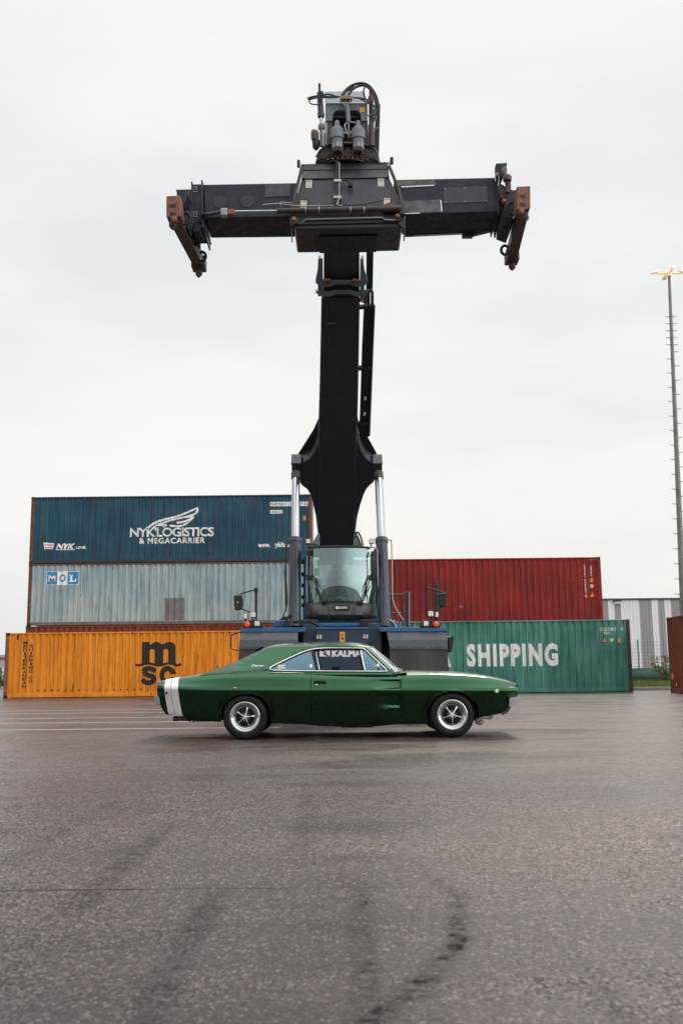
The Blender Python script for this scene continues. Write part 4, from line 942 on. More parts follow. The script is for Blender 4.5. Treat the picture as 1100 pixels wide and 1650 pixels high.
MB().rect(355, 334.5, 367, 347, YX-.04, .12).build('rod_eye', k_steel, RS, bevel=.02); MB().rect(366, 336, 378, 345, YX-.05, .1).build('rod_nut', k_rust, RS, bevel=.02)
hose([(423,330),(440,328.5),(452,328.5),(470,331),(492,332),(520,331.5),(536,331)], .011, k_steel, Y=YX-.02); hose([(552,330),(575,330),(590,328.5),(612,324),(618,322.5)], .011, Y=YX-.02)
hose([(452,331),(452,326.5),(456,326),(470,327.5)], .010, k_steel, Y=YX-.02)
# rear extension cylinder below the right beam
YR_ = YB+.80
rc = MB().cyl(W(652, 378.5, YR_), W(666, 377.8, YR_), .04, 16).build('rear_cylinder', k_dark, RS, smooth=40)
MB().cyl(W(665, 376.6, YR_), W(746, 374, YR_), .026, 12).cyl(W(665, 380, YR_), W(745, 376.4, YR_), .02, 12).build('piston_rod', k_chrome, rc, smooth=40)
MB().rect(744.5, 370, 762, 380.5, YR_-.03, .12).build('rod_bracket', k_dark, rc, bevel=.01)
MB().prism([W(762,372,YB+.7), W(799,369,YB+.7), W(762,378,YB+.75)], (0,.1,0)).build('rod_gusset', k_dark, rc)
# --- end frames
for (x0, x1, y0, y1, sgn) in ((268, 292.5, 314.5, 349.5, -1), (832, 854, 299.2, 337, 1)):
    Y0 = 14.95
    hb = MB(); hb.px([(x0,y0+1),(x1-(2 if sgn < 0 else 0),y0),(x1,y1-3),(x1-1,y1),(x0,y1)], Y0, .30); hb = hb.build('corner_head', k_rust, RS, bevel=.015)
    xm = (x0+x1)/2-sgn*(0 if sgn < 0 else 1)-(1.5 if sgn < 0 else .5)
    for yy in (y0+17, y0+30.2): MB().rect(xm-4.8, yy-2.8, xm+4.8, yy+2.8, Y0-.004, .02).build('head_opening', k_black, hb, bevel=.004)
    xa, xb_ = (271, 291.5) if sgn < 0 else (833, 852)
    arm = MB(); A, Bq, Cq, Dq = W(xa, y1-14, Y0+.28), W(xb_, y1-14, Y0+.28), W(xb_+(0 if sgn < 0 else -1), y1+9, Y0+.28), W(xa+(2 if sgn < 0 else 0), y1+9, Y0+.28)
    arm.prism([A, Bq, Cq, Dq], (.12, 1.75, 0)); arm.build('end_arm', k_rust2, RS, bevel=.012)
    c1 = (A+Cq)/2; hh = abs(A.z-Cq.z)/2; ww = abs(Bq.x-A.x)/2
    MB().box(c1.x-ww+.11, c1.x+ww+.15, Y0+2.02, Y0+2.30, c1.z-hh-.02, c1.z+hh-.05).build('rear_corner_head', k_rust2, RS, bevel=.015)
    for yy in (Y0+.15, Y0+2.16):
        z0 = c1.z-hh-.02 if yy > Y0+1 else W(x0, y1, Y0).z
        MB().lathe((c1.x+(.13 if yy > Y0+1 else 0), yy, z0), (0,0,-1), [(0, .05), (.05, .05), (.06, .065), (.10, .06), (.15, .015)], 14).build('twistlock', k_rust2, RS, smooth=40)
    p = W(xm+4*(-sgn)*.6, y1+4.5, Y0-.02); MB().lathe(p+Vector((0,.05,0)), (0,-1,0), [(0,.05),(.09,.05),(.10,.03)], 18).build('end_pin', k_rust, RS, smooth=40)
    # lifting eyes hanging on the inner side
    def eye(px_, py_, Y, r, tilt=0):
        c0 = W(px_, py_, Y); m = MB(); m.tube([c0+Vector((math.cos(a)*r*.8, 0, math.sin(a)*r)) for a in [2*PI*k/20 for k in range(21)]], .026, 8, cap=False); m.build('lifting_eye', k_black, RS, smooth=60)
    eye(*((299.5, 352, Y0+.3, .10) if sgn < 0 else (824, 336, Y0+.3, .10)))
    eye(*((325.5, 413, Y0+1.8, .085) if sgn < 0 else (813, 403, Y0+1.8, .085)))
    if sgn < 0: eye(315, 384, Y0+1.3, .12)
MB().px([(283,305.5),(304,304.5),(304,313),(296,330),(291,330),(291,314.5)], 15.3, .5).px([(292,330),(306,320),(312,360),(304,372),(294,352)], 15.6, .25).px([(303,352),(325,362),(323,373),(312,374)], 15.75, .4).build('end_brackets', k_beam, RS, bevel=.01)
MB().px([(822,306),(834,306),(834,330),(826,352),(814,350),(812,330)], 15.4, .4).px([(806,342),(828,352),(822,372),(806,366)], 15.75, .5).build('end_brackets', k_beam, RS, bevel=.01)
# right end: camera shade, lamp and bent pipe
MB().px([(798.5,263),(816.8,262),(814.5,274),(812,281),(808,290),(803,284),(799,280)], 15.6, .16).build('end_lamp', k_black, RS, bevel=.01)
MB().tube(spline([W(812,272,15.55), W(811.5,280,15.5), W(814,287,15.5), W(818,296,15.5), W(818,311,15.5)], 5), .048, 12).lathe(W(816.5,291.5,15.47), (.1,0,1), [(0,.07),(.07,.072),(.10,.05)], 16).build('swivel_pipe', k_rust2, RS, smooth=50)
MB().rect(809, 320, 819, 325, 15.5, .1).build('amber_reflector', k_copper, RS); MB().rect(806, 302, 818, 319, 15.58, .2).build('end_junction', k_rust2, RS, bevel=.01)
hose([(797,292),(798,283),(801,279),(803,286),(802,300)], .012, k_steel, Y=15.6)
# --- cab
YC = 20.7
cabg = glass_mat('cab_glass', (.55, .75, .74), (.66, .86, .86), .76, .02)
def cpt(px, py, Y): return W(px, py, Y)
rows = []
for j, (py, xl_, xr_, bul) in enumerate(((884, 499.5, 596, .10), (905, 499.2, 597.5, .13), (930, 498.6, 599.5, .15), (952, 498.2, 601, .14), (970, 498, 602.5, .12))):
    r = []
    for i in range(17):
        t = i/16; x = xl_+(xr_-xl_)*t; s = 1-(2*t-1)**2
        yy = py-(2.0 if j == 4 else (1.2 if j == 0 else 0))*s*(1 if j else 1)
        r.append(W(x, yy+(.0 if j != 4 else 4*(1-s)), YC-bul*s*1.6+.0))
    rows.append(r)
glass = MB().grid(rows).build('windscreen', cabg, RS, smooth=80)
for x0, x1, y0, y1 in ((493.6, 499.4, 882, 972), (602.5, 608, 884, 974)):
    MB().px([(x0,y0),(x1-1,y0),(x1,y1),(x0,y1)], YC+.05, .12).build('cab_pillar', k_black if x0 < 500 else k_black, RS, bevel=.02)
MB().px([(496,880.5),(514,879),(545,878),(580,879),(595,880.5),(596,884.5),(545,882.5),(500,884.5)], YC-.05, 1.7).build('cab_roof', k_black, RS, bevel=.02)
zc0, zc1 = W(545, 990, YC).z, W(545, 881, YC).z; xc0, xc1 = W(494.5, 930, YC).x, W(607, 930, YC).x
MB().box(xc0, xc1, YC+1.62, YC+1.68, zc0, zc0+.75).box(xc0, xc0+.08, YC+1.6, YC+1.7, zc0, zc1).box(xc1-.08, xc1, YC+1.6, YC+1.7, zc0, zc1).box(xc0, xc0+.05, YC+.8, YC+.88, zc0, zc1).box(xc1-.05, xc1, YC+.8, YC+.88, zc0, zc1).box(xc0, xc1, YC+.1, YC+1.65, zc0-.05, zc0+.02).build('cab_frame', k_int, RS, bevel=.01)
MB().add([(xc0+.01,YC+.18,zc0+.1),(xc0+.01,YC+1.6,zc0+.1),(xc0+.01,YC+1.6,zc1-.05),(xc0+.01,YC+.18,zc1-.05)], [(0,1,2,3)]).build('side_window', cabg, RS)
MB().add([(xc1-.01,YC+.18,zc0+.1),(xc1-.01,YC+1.6,zc0+.1),(xc1-.01,YC+1.6,zc1-.05),(xc1-.01,YC+.18,zc1-.05)], [(0,1,2,3)]).build('side_window', cabg, RS)
MB().add([(xc0+.1,YC+1.65,zc0+.76),(xc1-.1,YC+1.65,zc0+.76),(xc1-.1,YC+1.65,zc1-.05),(xc0+.1,YC+1.65,zc1-.05)], [(0,1,2,3)]).build('rear_window', cabg, RS)
# operator seat and steering wheel
def at_cab(px, py, dy): return W(px, py, YC+dy)
seat = MB().px([(527,962),(562,962),(563,935),(559,921),(551,915),(537,915),(530,921),(526,935)], YC+1.0, .14).px([(528,962),(562,962),(564,968),(526,968)], YC+.55, .5).build('operator_seat', k_seat, RS, bevel=.04)
MB().px([(533,915),(555,915),(554,909),(549,907.5),(538,907.5),(534,909)], YC+1.0, .10).build('headrest', k_black, seat, bevel=.02)
c0 = at_cab(545, 936, .55); MB().tube([c0+Vector((math.cos(a)*.18, math.sin(a)*.15, math.sin(a)*.07)) for a in [2*PI*k/28 for k in range(29)]], .014, 8, cap=False).tube([c0+Vector((-.17,0,0)), c0, c0+Vector((.17,0,0))], .012, 6).tube([c0, c0+Vector((0, -.1, -.5))], .03, 8).build('steering_wheel', k_black, RS, smooth=60)
for xx in (526, 562): MB().tube([at_cab(xx, 946, .8), at_cab(xx+.5, 958, .75)], .02, 8).build('armrest_lever', k_yel, RS)
MB().px([(503,930),(516,932),(516,966),(503,966)], YC+.5, .25).px([(507,915),(515,915),(515,928),(507,928)], YC+.45, .05).build('side_console', k_hood, RS, bevel=.03)
MB().px([(578,940),(590,938),(592,966),(578,966)], YC+.6, .4).build('side_console', k_hood, RS, bevel=.03)
# hood below the glass
m = MB(); rows = []
prof = [(967, .10), (972, -.02), (980, -.10), (990, -.12), (996, -.05), (997.5, .05)]
for py, bl_ in prof:
    r = []
    for i in range(25):
        t = i/24; x = 493+(606-493)*t; s = 1-abs(2*t-1)**6; top = (972-5.5*(1-abs(2*t-1)**2.2)); y = top+(py-967)/(997.5-967)*(998-top)
        if py > 995: y = min(y, 998)
        r.append(W(x, y, YC-.12+bl_*s+.12*abs(2*t-1)**4))
    rows.append(r)
hd2 = MB().grid(rows).build('cab_hood', k_hood, RS, smooth=50)
MB().px([(495,996),(604,997),(603,1000),(497,999)], YC-.05, .3).build('hood_skirt', k_black, RS)
MB().px([(528.5,970.5),(529.3,970.5),(530.4,997),(529.6,997)], YC-.32+.06, .02).px([(571.6,970.5),(572.4,970.5),(571.4,997),(570.6,997)], YC-.32+.06, .02).build('panel_seams', k_black, hd2)
YHd = YC-.245
pb = MB().rect(537.5, 975.2, 562, 983, YHd-.004, .03).build('badge_plate', k_black, RS, bevel=.006)
def flat_text(body, x0, y0, x1, y1, Y, mat, parent, bold=0., name='lettering', shear=0., lift=0.):
    a = W(x0, (y0+y1)/2, Y); b_ = W(x1, (y0+y1)/2, Y); z1 = W((x0+x1)/2, y0, Y).z; z0 = W((x0+x1)/2, y1, Y).z
    bm = bm_fit(text_bm(body, bold, shear), a.x, b_.x, z0, z1)
    return bm_emit(bm, name, mat, parent, lambda c: Vector((c.x, Y, c.z)))
flat_text('KALMAR', 545.5, 977.2, 559.5, 981, YHd-.008, k_wmark, pb, .03)
MB().rect(540.6, 977, 544.6, 981.2, YHd-.009, .003).build('logo', k_wmark, pb)
# pillar details, wipers, roof lamps, grab handles
for pts in ([(526,970),(515,945),(503,925),(503.5,900)], [(521,969),(511,948),(502.8,930)], [(518,969),(507,947)]):
    MB().tube([W(a, b_, YC-.16+.0012*abs(a-550)) for a, b_ in pts], .013, 6).build('wiper', k_black, RS, smooth=60)
for pts in ([(575,970),(586,945),(598,925),(597.5,893)], [(580,969),(591,946),(600,925)], [(584,969),(596,944)]):
    MB().tube([W(a, b_, YC-.16+.0012*abs(a-550)) for a, b_ in pts], .013, 6).build('wiper', k_black, RS, smooth=60)
for a, b_ in ((522, 969), (580, 970)): MB().rect(a-5, b_-2, a+5, b_+2.2, YC-.2, .1).build('wiper_motor', k_black, RS, bevel=.01)
for a, b_, s in ((496.5, 872, 1), (598.5, 872, -1)):
    w_ = MB().rect(a-4.2, b_-4.2, a+4.2, b_+4.2, YC+.1, .09).build('roof_lamp', k_black, RS, bevel=.02); MB().rect(a-3.4, b_-3.4, a+3.4, b_+3.4, YC+.094, .01).build('lens', k_lens, w_, bevel=.005)
    MB().tube([W(a, b_+4, YC+.15), W(a+s*2, b_+9, YC+.15)], .014, 6).build('lamp_bracket', k_black, RS)
hose([(494,884),(496,880,.1),(504,876.5,.2),(511,878,.2)], .015, Y=YC+.1); hose([(495,972),(494.5,930),(495,884)], .012, k_steel, Y=YC-.05)
hose([(497,888),(499.5,884),(500,890),(500.5,930),(497.5,965),(493.5,972)], .010, Y=YC-.06); hose([(594,884),(600,882),(604,888),(605,930),(606,968)], .012, k_cable, Y=YC-.05); hose([(607.5,884),(608.5,930),(611,985)], .016, k_steel, Y=YC-.05); hose([(603,980),(604.5,930),(602,886)], .011, k_steel, Y=YC-.02)
for a, b_ in ((495.5, 930), (496, 890), (600, 892), (602, 930)): MB().rect(a-2.4, b_-4, a+2.4, b_+4, YC-.1, .1).build('pillar_hinge', k_black, RS, bevel=.01)
MB().px([(500,880),(511.5,860),(514.5,859),(515,879)], YC+1.3, .08).px([(574.5,857),(583.5,879),(569,879),(570,862)], YC+1.3, .08).build('boom_foot_plates', k_head, RS, bevel=.01)
hose([(571,860),(577,858),(582,868),(584.5,879)], .02, Y=YC+1.0); hose([(569,866),(575,864),(579,872),(580,880)], .02, Y=YC+1.0)
# --- chassis front
YF = 19.75
MB().px([(509,1013.5),(594,1013),(595,1085),(508,1085)], YF+.25, .3).build('front_plate', k_navy, RS, bevel=.015)
MB().px([(509,1010.6),(594,1010),(594,1013.2),(509,1013.7)], YF+.22, .4).build('plate_edge', k_blue, RS)
MB().px([(488,1005),(512,1005),(510,1085),(486,1085)], YF+.42, .4).px([(592,1004),(614,1004),(617,1085),(594,1085)], YF+.42, .4).build('side_frames', k_navy, RS, bevel=.02)
MB().px([(506,1003.5),(582,1003),(582,1009.5),(506,1010)], YF+.7, .3).build('cross_member', k_blue, RS, bevel=.02)
MB().px([(478,998),(512,998),(514,1011),(487,1011),(478,1004)], YF+.55, .25).px([(580,998),(612,997),(612,1010),(582,1011)], YF+.55, .25).px([(484,998),(606,998.5),(606,1004),(484,1004)], YF+.9, .25).build('cylinder_mounts', k_black, RS, bevel=.02)
hose([(498,1000),(505,1003),(515,1009),(523,1012)], .02, Y=YF+.4); MB().cyl(W(472,1000,YF+.5), W(482,1000,YF+.5), .035, 12).build('pin_boss', k_rust2, RS, smooth=40)
for a, b_ in ((514, 1026), (589, 1025.5)):
    s_p = MB().rect(a-4, b_-3, a+4, b_+3, YF+.244, .004).build('anchor_sticker', k_mark, RS); MB().rect(a-1, b_-2, a+.2, b_+2, YF+.241, .002).rect(a-2, b_-2, a+1.2, b_-1, YF+.241, .002).build('sticker_symbol', k_black, s_p)
ys = MB().rect(547.3, 1018, 555.4, 1038, YF+.244, .004).build('warning_sticker', k_yel, RS)
MB().px([(551.3,1019.6),(554.3,1024.6),(548.5,1024.7)], YF+.241, .002).rect(549.5, 1027, 553, 1029.5, YF+.241, .002).rect(550.6, 1029.5, 553.5, 1031, YF+.241, .002).rect(550.3, 1033.5, 552.3, 1036.5, YF+.241, .002).build('sticker_symbol', k_black, ys)
MB().px([(551.3,1021.2),(553,1024),(549.8,1024.1)], YF+.239, .0015).build('sticker_symbol', k_yel, ys)
flat_text('KALMAR', 534.5, 1047.0, 592, 1058.4, YF+.243, k_wmark, RS, .06)
MB().rect(514.8, 1047.6, 531.5, 1057.8, YF+.244, .003).build('logo_square', k_wmark, RS)
MB().px([(522,1047.9),(527,1052),(524,1052.5),(531,1057.5),(527,1057.5),(519,1053.5),(523,1051.5),(517.5,1048)], YF+.241, .002).build('logo_mark', k_navy, RS)
# fenders
for s, xo_, xi, xs2 in ((-1, 387.5, 492, (383.5, 480.5)), (1, 718, 611.5, (722, 627.5))):
    lo_, hi_ = min(xo_, xi), max(xo_, xi)
    fr = MB().px([(lo_,1011.3-(.6 if s > 0 else 0)),(hi_,1011-(.6 if s > 0 else 0)),(hi_,1018-(.6 if s > 0 else 0)),(lo_,1018.3-(.6 if s > 0 else 0))], YF, .03).build('fender_edge', k_blue, RS, bevel=.005)
    xa, xb_ = min(xo_, xi), max(xo_, xi)
    a, b_ = W(xa, 1011.2, YF), W(xb_, 1011, YF)
    MB().prism([a+Vector((0,.02,.0)), b_+Vector((0,.02,.0)), b_+Vector((0,.02,-.02)), a+Vector((0,.02,-.02))], (0, 2.2, 0)).build('fender_top', k_blue, RS)
    o1, i1 = xs2
    po, pi = (xo_+.5*s*0, i1)
    P1, P2 = W(xo_-s*.2, 1018, YF+.02), W(xi-s*(-10 if s < 0 else -14) if False else (479.8 if s < 0 else 622.8), 1018, YF+.02)
    Q1, Q2 = W(xo_+s*2.6, 1044.5, YF-.16), W(480.3 if s < 0 else 627.6, 1044, YF-.16)
    R1, R2 = W(o1+s*.8, 1088, YF-.14), W(479.5 if s < 0 else 629, 1088, YF-.14)
    mid1 = (P1+Q1)/2+Vector((0,-.05,0)); mid2 = (P2+Q2)/2+Vector((0,-.05,0))
    MB().grid([[P1, P2], [mid1, mid2], [Q1, Q2]]).build('fender_plate', k_plate, RS)
    MB().prism([Q1+Vector((0,-.004,.03)), Q2+Vector((0,-.004,.03)), Q2+Vector((0,-.004,-.02)), Q1+Vector((0,-.004,-.02))], (0, -.008, 0)).build('fender_strip', k_plate, RS)
    m = MB()
    for k in range(4): m.lathe(Q1.lerp(Q2, .06+k*.29)+Vector((0,-.012,.005)), (0,-1,0), [(0,.013),(.01,.010)], 8)
    for k in range(4): m.lathe(W(xo_, 1015, YF).lerp(W(xi, 1015, YF), .08+k*.28), (0,-1,0), [(0,.011),(.008,.009)], 8)
    m.build('fender_bolts', k_steel, RS)
    n_ = 14; rr = [[], []]
    for k in range(n_+1):
        t = k/n_; rr[0].append(Q1.lerp(Q2, t)+Vector((0,.012+.012*math.sin(t*9),0))); rr[1].append(R1.lerp(R2, t)+Vector((0,.02*math.sin(t*7+1),-.35)))
    MB().grid(rr).build('mud_flap', k_flap, RS)
    c1, c2, c3, c4 = W(xo_+s*1.2, 1019, YF), W(o1+s*.8, 1088, YF-.12), None, None
    MB().add([W(xo_-s*.2,1012,YF+.02), W(xo_-s*.2,1012,YF+.02)+Vector((0,2.1,0)), R1+Vector((0,1.9,.2)), R1+Vector((0,.02,.0)), Q1+Vector((0,.01,0))], [(0,1,2,3,4)]).build('fender_side', k_plate, RS)
    # lamp pod
    xs0 = 407 if s < 0 else 693
    pod = [(xs0-16.5,1011.5),(xs0-15,1006),(xs0-10,1000.5),(xs0-3,998.6),(xs0+9,998.8),(xs0+13.5,1001),(xs0+17.5,1011.3)]
    if s > 0: pod = [(2*xs0-a, b_) for a, b_ in pod][::-1]
    pd = MB().px([(a, b_-.3) for a, b_ in pod], YF-.03, .28).build('lamp_pod', k_black, RS, bevel=.03)
    oc = W(xs0+s*8.9, 1005.6, YF-.035); 
    MB().lathe(oc+Vector((0,.01,0)), (0,-1,0), [(0, .058), (.02, .056), (.032, .03)], 24).build('indicator_lamp', k_glow, pd, smooth=40)
    MB().rect(xs0-s*7-4, 1001, xs0-s*7+4, 1008.4, YF-.05, .03).build('position_lamp', k_lens, pd, bevel=.012)
    MB().rect(xs0-s*7-3.4, 1009, xs0-s*7-1.8, 1010, YF-.035, .01).rect(xs0-s*7+1.8, 1009, xs0-s*7+3.4, 1010, YF-.035, .01).build('pod_bolts', k_steel, pd)
    for (a, b_, q, r) in (((407.3, 990.5, 4.4, 0), (395.5, 993, 2.8, 1)) if s < 0 else ((693.7, 989, 4.2, 0), (703.5, 990.5, 2.4, 1))):
        wl = MB().rect(a-q-.9, b_-4.6, a+q+.9, b_+4.6, YF+.02, .10).build('work_light', k_black, RS, bevel=.02); MB().rect(a-q, b_-3.8, a+q, b_+3.8, YF+.012, .01).build('lens', k_lens, wl, bevel=.006)
        MB().tube([W(a, b_+4, YF+.1), W(a, 1001, YF+.1)], .018, 6).build('light_stalk', k_black, wl)
    # mirror on its frame
    if s < 0:
        ms = [(412.5,998),(412.5,950)]; arm1 = [(412.5,949.5),(386,957.5)]; arm2 = [(412,989),(405,987),(391,981.5)]; mr = [(376.4,959.2),(389,958),(391.5,966),(391.5,977),(389.5,982.5),(378.3,983.3),(376.8,974)]; 
    else:
        ms = [(687,992),(687,947)]; arm1 = [(687,946.5),(705,951.5),(716,955.5)]; arm2 = [(688,986),(700,983),(712,977.5)]; mr = [(704.5,957),(719.5,954.5),(720,962),(719,978),(706,977),(704.5,970)]
    fm = MB(); 
    for pts, r in ((ms, .025), (arm1, .014), (arm2, .014)): fm.tube([W(a, b_, YF+.05) for a, b_ in pts], r, 8)
    fm = fm.build('mirror_frame', k_black, RS, smooth=60)
    MB().px(mr, YF-.02, .09).build('mirror', k_black, fm, bevel=.02)
    MB().lathe(W(ms[1][0], ms[1][1], YF+.05), (0,0,-1), [(-.03,.04),(.05,.04)], 10).build('frame_knuckle', k_black, fm)
MB().lathe(W(383, 970.5, YF-.02), (0,-1,0), [(0,.014),(.01,.012)], 8).build('mirror_bolt', k_lens, RS)
MB().tube([W(702.5, 1000, YF+.5), W(702.5, 940, YF+.5), W(702.8, 935.5, YF+.5)], [.045, .045, .02], 12).build('exhaust_stack', k_black, RS, smooth=60)
MB().rect(697, 962, 708, 980, YF+.6, .12).build('second_mirror', k_black, RS, bevel=.02) if False else None
hose([(388,1018),(373.5,1023),(372,1027),(372,1042),(374,1045),(384,1048)], .014, Y=YF, name='grab_loop')
MB().px([(721.5,1026),(731.5,1024.5),(728,1051),(721,1051)], YF+.1, .12).build('side_lamp', k_black, RS, bevel=.015); MB().tube([W(718,1025.5,YF+.1), W(724,1027,YF+.1)], .012, 6).build('side_lamp_arm', k_steel, RS)
# handrails and access platform on the right
YRl = YF+1.6
rl = MB()
for pts in ([(658.5,1012),(658.5,952.5)], [(657,953),(649,958.5),(620,958.5)], [(649,959),(649,1012)], [(657,983.5),(649,988),(620,988)], [(655.6,1012),(655.6,953)], [(631,1012),(631,950)]): rl.tube([W(a, b_, YRl) for a, b_ in pts], .022, 8)
rl.build('handrail', k_rust2, RS, smooth=60)
MB().tube([W(658.5,1008,YRl-.03), W(658.5,954,YRl-.03)], .014, 8).build('rail_post', k_steel, RS, smooth=60)
MB().px([(441,1011),(441,1001.5),(444,999),(467,999),(467,1011)], YF+.8, 1.4).px([(630,1011),(630,1000),(636,999),(641,1003),(643,1011)], YF+.8, 1.4).build('battery_boxes', k_blue, RS, bevel=.03)
MB().px([(449,999),(455,993.5),(467,992),(467,999)], YF+1.2, .5).build('air_filter', k_black, RS, bevel=.03)
hose([(467,990),(461,1000),(456,1006),(452,1012)], .022, Y=YF+.6); hose([(626,998),(634,1004),(638,1011)], .022, k_steel, Y=YF+.6)
MB().tube([W(460.5,985,YF+.8), W(459.5,920,YF+.8), W(461,880,YF+.8), W(465,875,YF+.8)], .018, 8).build('pipe_run', k_black, RS, smooth=60)
MB().px([(488.5,896),(493,892),(493,1000),(487.5,1000)], YC+.9, .08).px([(606,925),(611,925),(611,1000),(606,1000)], YC+.9, .08).build('cab_risers', k_blue, RS, bevel=.01)
m = MB()
for y in (905, 925, 943, 962, 975): m.rect(485.5, y-3, 490.5, y+3, YC+.6, .12)
m.build('pipe_clamps', k_black, RS)
# --- chassis, axles, tyres, engine hood, counterweight (behind the cab)
MB().box(-.75, .65, 20.6, 27.4, .75, 1.55).build('chassis', k_navy, RS, bevel=.04)
MB().box(-1.35, 1.3, 24.6, 27.3, 1.2, 2.15).build('engine_hood', k_black, RS, bevel=.08)
MB().box(-1.6, 1.55, 27.3, 28.4, .6, 2.0).build('counterweight', k_navy, RS, bevel=.12)
MB().prism([(-.62, 25.0, 1.5), (-.62, 27.0, 1.5), (-.62, 26.8, 3.2), (-.62, 25.6, 3.4)], (.12, 0, 0)).prism([(.42, 25.0, 1.5), (.42, 27.0, 1.5), (.42, 26.8, 3.2), (.42, 25.6, 3.4)], (.12, 0, 0)).build('boom_pivot_frames', k_navy, RS, bevel=.03)
MB().cyl((-1.9, 21.1, .88), (1.85, 21.1, .88), .24, 20).cyl((-1.2, 26.4, .82), (1.2, 26.4, .82), .18, 20).build('axles', k_black, RS, smooth=40)
k_tyre = M('tyre_rubber', (.018, .018, .018), .75, var=.4, scale=6, col2=(.05, .045, .04), bump=.4, bscale=20)
def big_wheel(x, y, r, wd, sgn):
    h = MB().lathe((x, y, r), (sgn, 0, 0), [(-wd*.3, r*.5), (wd*.34, r*.52), (wd*.35, r*.46), (wd*.12, r*.42), (wd*.12, r*.16), (wd*.32, r*.14), (wd*.33, .02)], 32).build('wheel', k_steel, RS, smooth=35)
    MB().ringloft((x, y, r), (1, 0, 0), [(-wd*.36, r*.52), (-wd*.48, r*.72), (-wd*.46, r*.93), (-wd*.36, r), (wd*.36, r), (wd*.46, r*.93), (wd*.48, r*.72), (wd*.36, r*.52)], 48).build('tyre', k_tyre, h, smooth=50)
for x, sg in ((-1.62, -1), (-1.0, -1), (.95, 1), (1.57, 1)): big_wheel(x, 21.1, .88, .56, sg)
for x, sg in ((-1.1, -1), (1.05, 1)): big_wheel(x, 26.4, .82, .54, sg)
# ------------------------------------------------------------------ green muscle car
YN = 14.5; HALF = .965; YCc = YN+HALF
CAR = thing('muscle_car', 'dark green two door fastback car parked broadside in front of the crane', 'car', (W(562.5, 1190, YN).x, YCc, 0))
def car_paint():
    m, nt, p = new_mat('green_car_paint'); g = NG(nt)
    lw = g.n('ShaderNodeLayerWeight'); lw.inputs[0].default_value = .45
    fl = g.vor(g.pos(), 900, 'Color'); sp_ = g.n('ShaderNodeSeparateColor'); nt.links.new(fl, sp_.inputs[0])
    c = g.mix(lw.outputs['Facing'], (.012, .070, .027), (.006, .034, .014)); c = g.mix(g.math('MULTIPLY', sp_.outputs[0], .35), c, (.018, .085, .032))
    nt.links.new(c, p.inputs['Base Color']); p.inputs['Metallic'].default_value = 1.; p.inputs['Roughness'].default_value = .36
    p.inputs['Coat Weight'].default_value = .8; p.inputs['Coat Roughness'].default_value = .05; p.inputs['Coat IOR'].default_value = 1.45
    nt.links.new(g.map(g.noise(g.pos(), 3, 4), .3, .7, .24, .32), p.inputs['Roughness']); return m
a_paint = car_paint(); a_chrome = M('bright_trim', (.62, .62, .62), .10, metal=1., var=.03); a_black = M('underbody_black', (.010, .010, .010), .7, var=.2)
a_white = M('white_stripe_paint', (.66, .66, .64), .3, var=.06, coat=.5); a_tyre = M('car_tyre', (.007, .007, .007), .7, var=.2, spec=.3); a_bump = M('worn_chrome_bumper', (.40, .37, .36), .22, metal=1., var=.2)
a_int = M('black_vinyl', (.012, .012, .013), .5, var=.2); a_spoke = M('polished_spoke', (.72, .70, .68), .25, metal=1., var=.1); a_rimblk = M('wheel_centre_black', (.005, .005, .005), .6, spec=.2)
a_glass = glass_mat('tinted_car_glass', (.48, .62, .70), (.17, .29, .36), .66, .01); a_wsg = glass_mat('windscreen_glass', (.55, .68, .62), (.85, .93, .88), .45, .015)
def cz(px, py, ins=0.): return W(px, py, YN+ins).z
def cx(px, ins=0.): return W(px, 1110, YN+ins).x
ZC = [(a, cz(a, b_)) for a, b_ in ((252,1108),(333,1111.5),(500,1112),(700,1112),(836,1112.5))]
ZS = [(a, cz(a, b_, .08)) for a, b_ in ((252,1098),(262,1096),(275,1094.3),(290,1092.3),(333,1087.3),(380,1084.8),(435,1084),(500,1085),(560,1086.5),(620,1087.6),(648,1087.2),(700,1086.2),(740,1087.2),(780,1090.4),(806,1094.6),(824,1098.4),(836,1102))]
ZD = [(a, cz(a, b_, .65)) for a, b_ in ((252,1098),(275,1091.5),(300,1088),(333,1083),(360,1081.5),(640,1082),(655,1081.2),(723,1081.8),(780,1086.2),(806,1091),(824,1095.5),(834,1100),(836,1103))]
LB = [(250,1121),(253.5,1130),(257,1140),(262,1149),(268,1150.5),(292,1153),(298,1156),(320,1160.5),(344,1163.5),(356,1164.5)]
MBt = [(438,1166),(470,1167.5),(500,1168),(560,1168),(640,1168),(691,1167.5)]
FBt = [(768,1160),(778,1156),(790,1153.5),(803,1151.5),(814,1149),(822,1143),(828,1135),(832,1126),(836,1121)]
ZBt = [(a, cz(a, b_)) for a, b_ in LB+MBt+FBt]
ARC = [(396.5, 1156.5, 41.5, 37.5), (729.3, 1154.3, 40.5, 39.0)]
def zbot(px):
    z = interp(ZBt, px, False)
    for ax, ay, rx, ry in ARC:
        if abs(px-ax) < rx:
            t = abs(px-ax)/rx; z = max(z, cz(ax, ay-ry*(1-t**2.3)**(1/2.0)))
    return z
WD = [(251,.875),(254,.90),(262,.925),(300,.950),(360,.962),(400,.965),(460,.958),(520,.938),(600,.93),(648,.935),(729,.955),(780,.945),(810,.925),(828,.90),(834,.875),(836,.85)]
def in_arch(px):
    return max([1-abs(px-a)/(r+7) for a, _, r, _ in ARC]+[0])
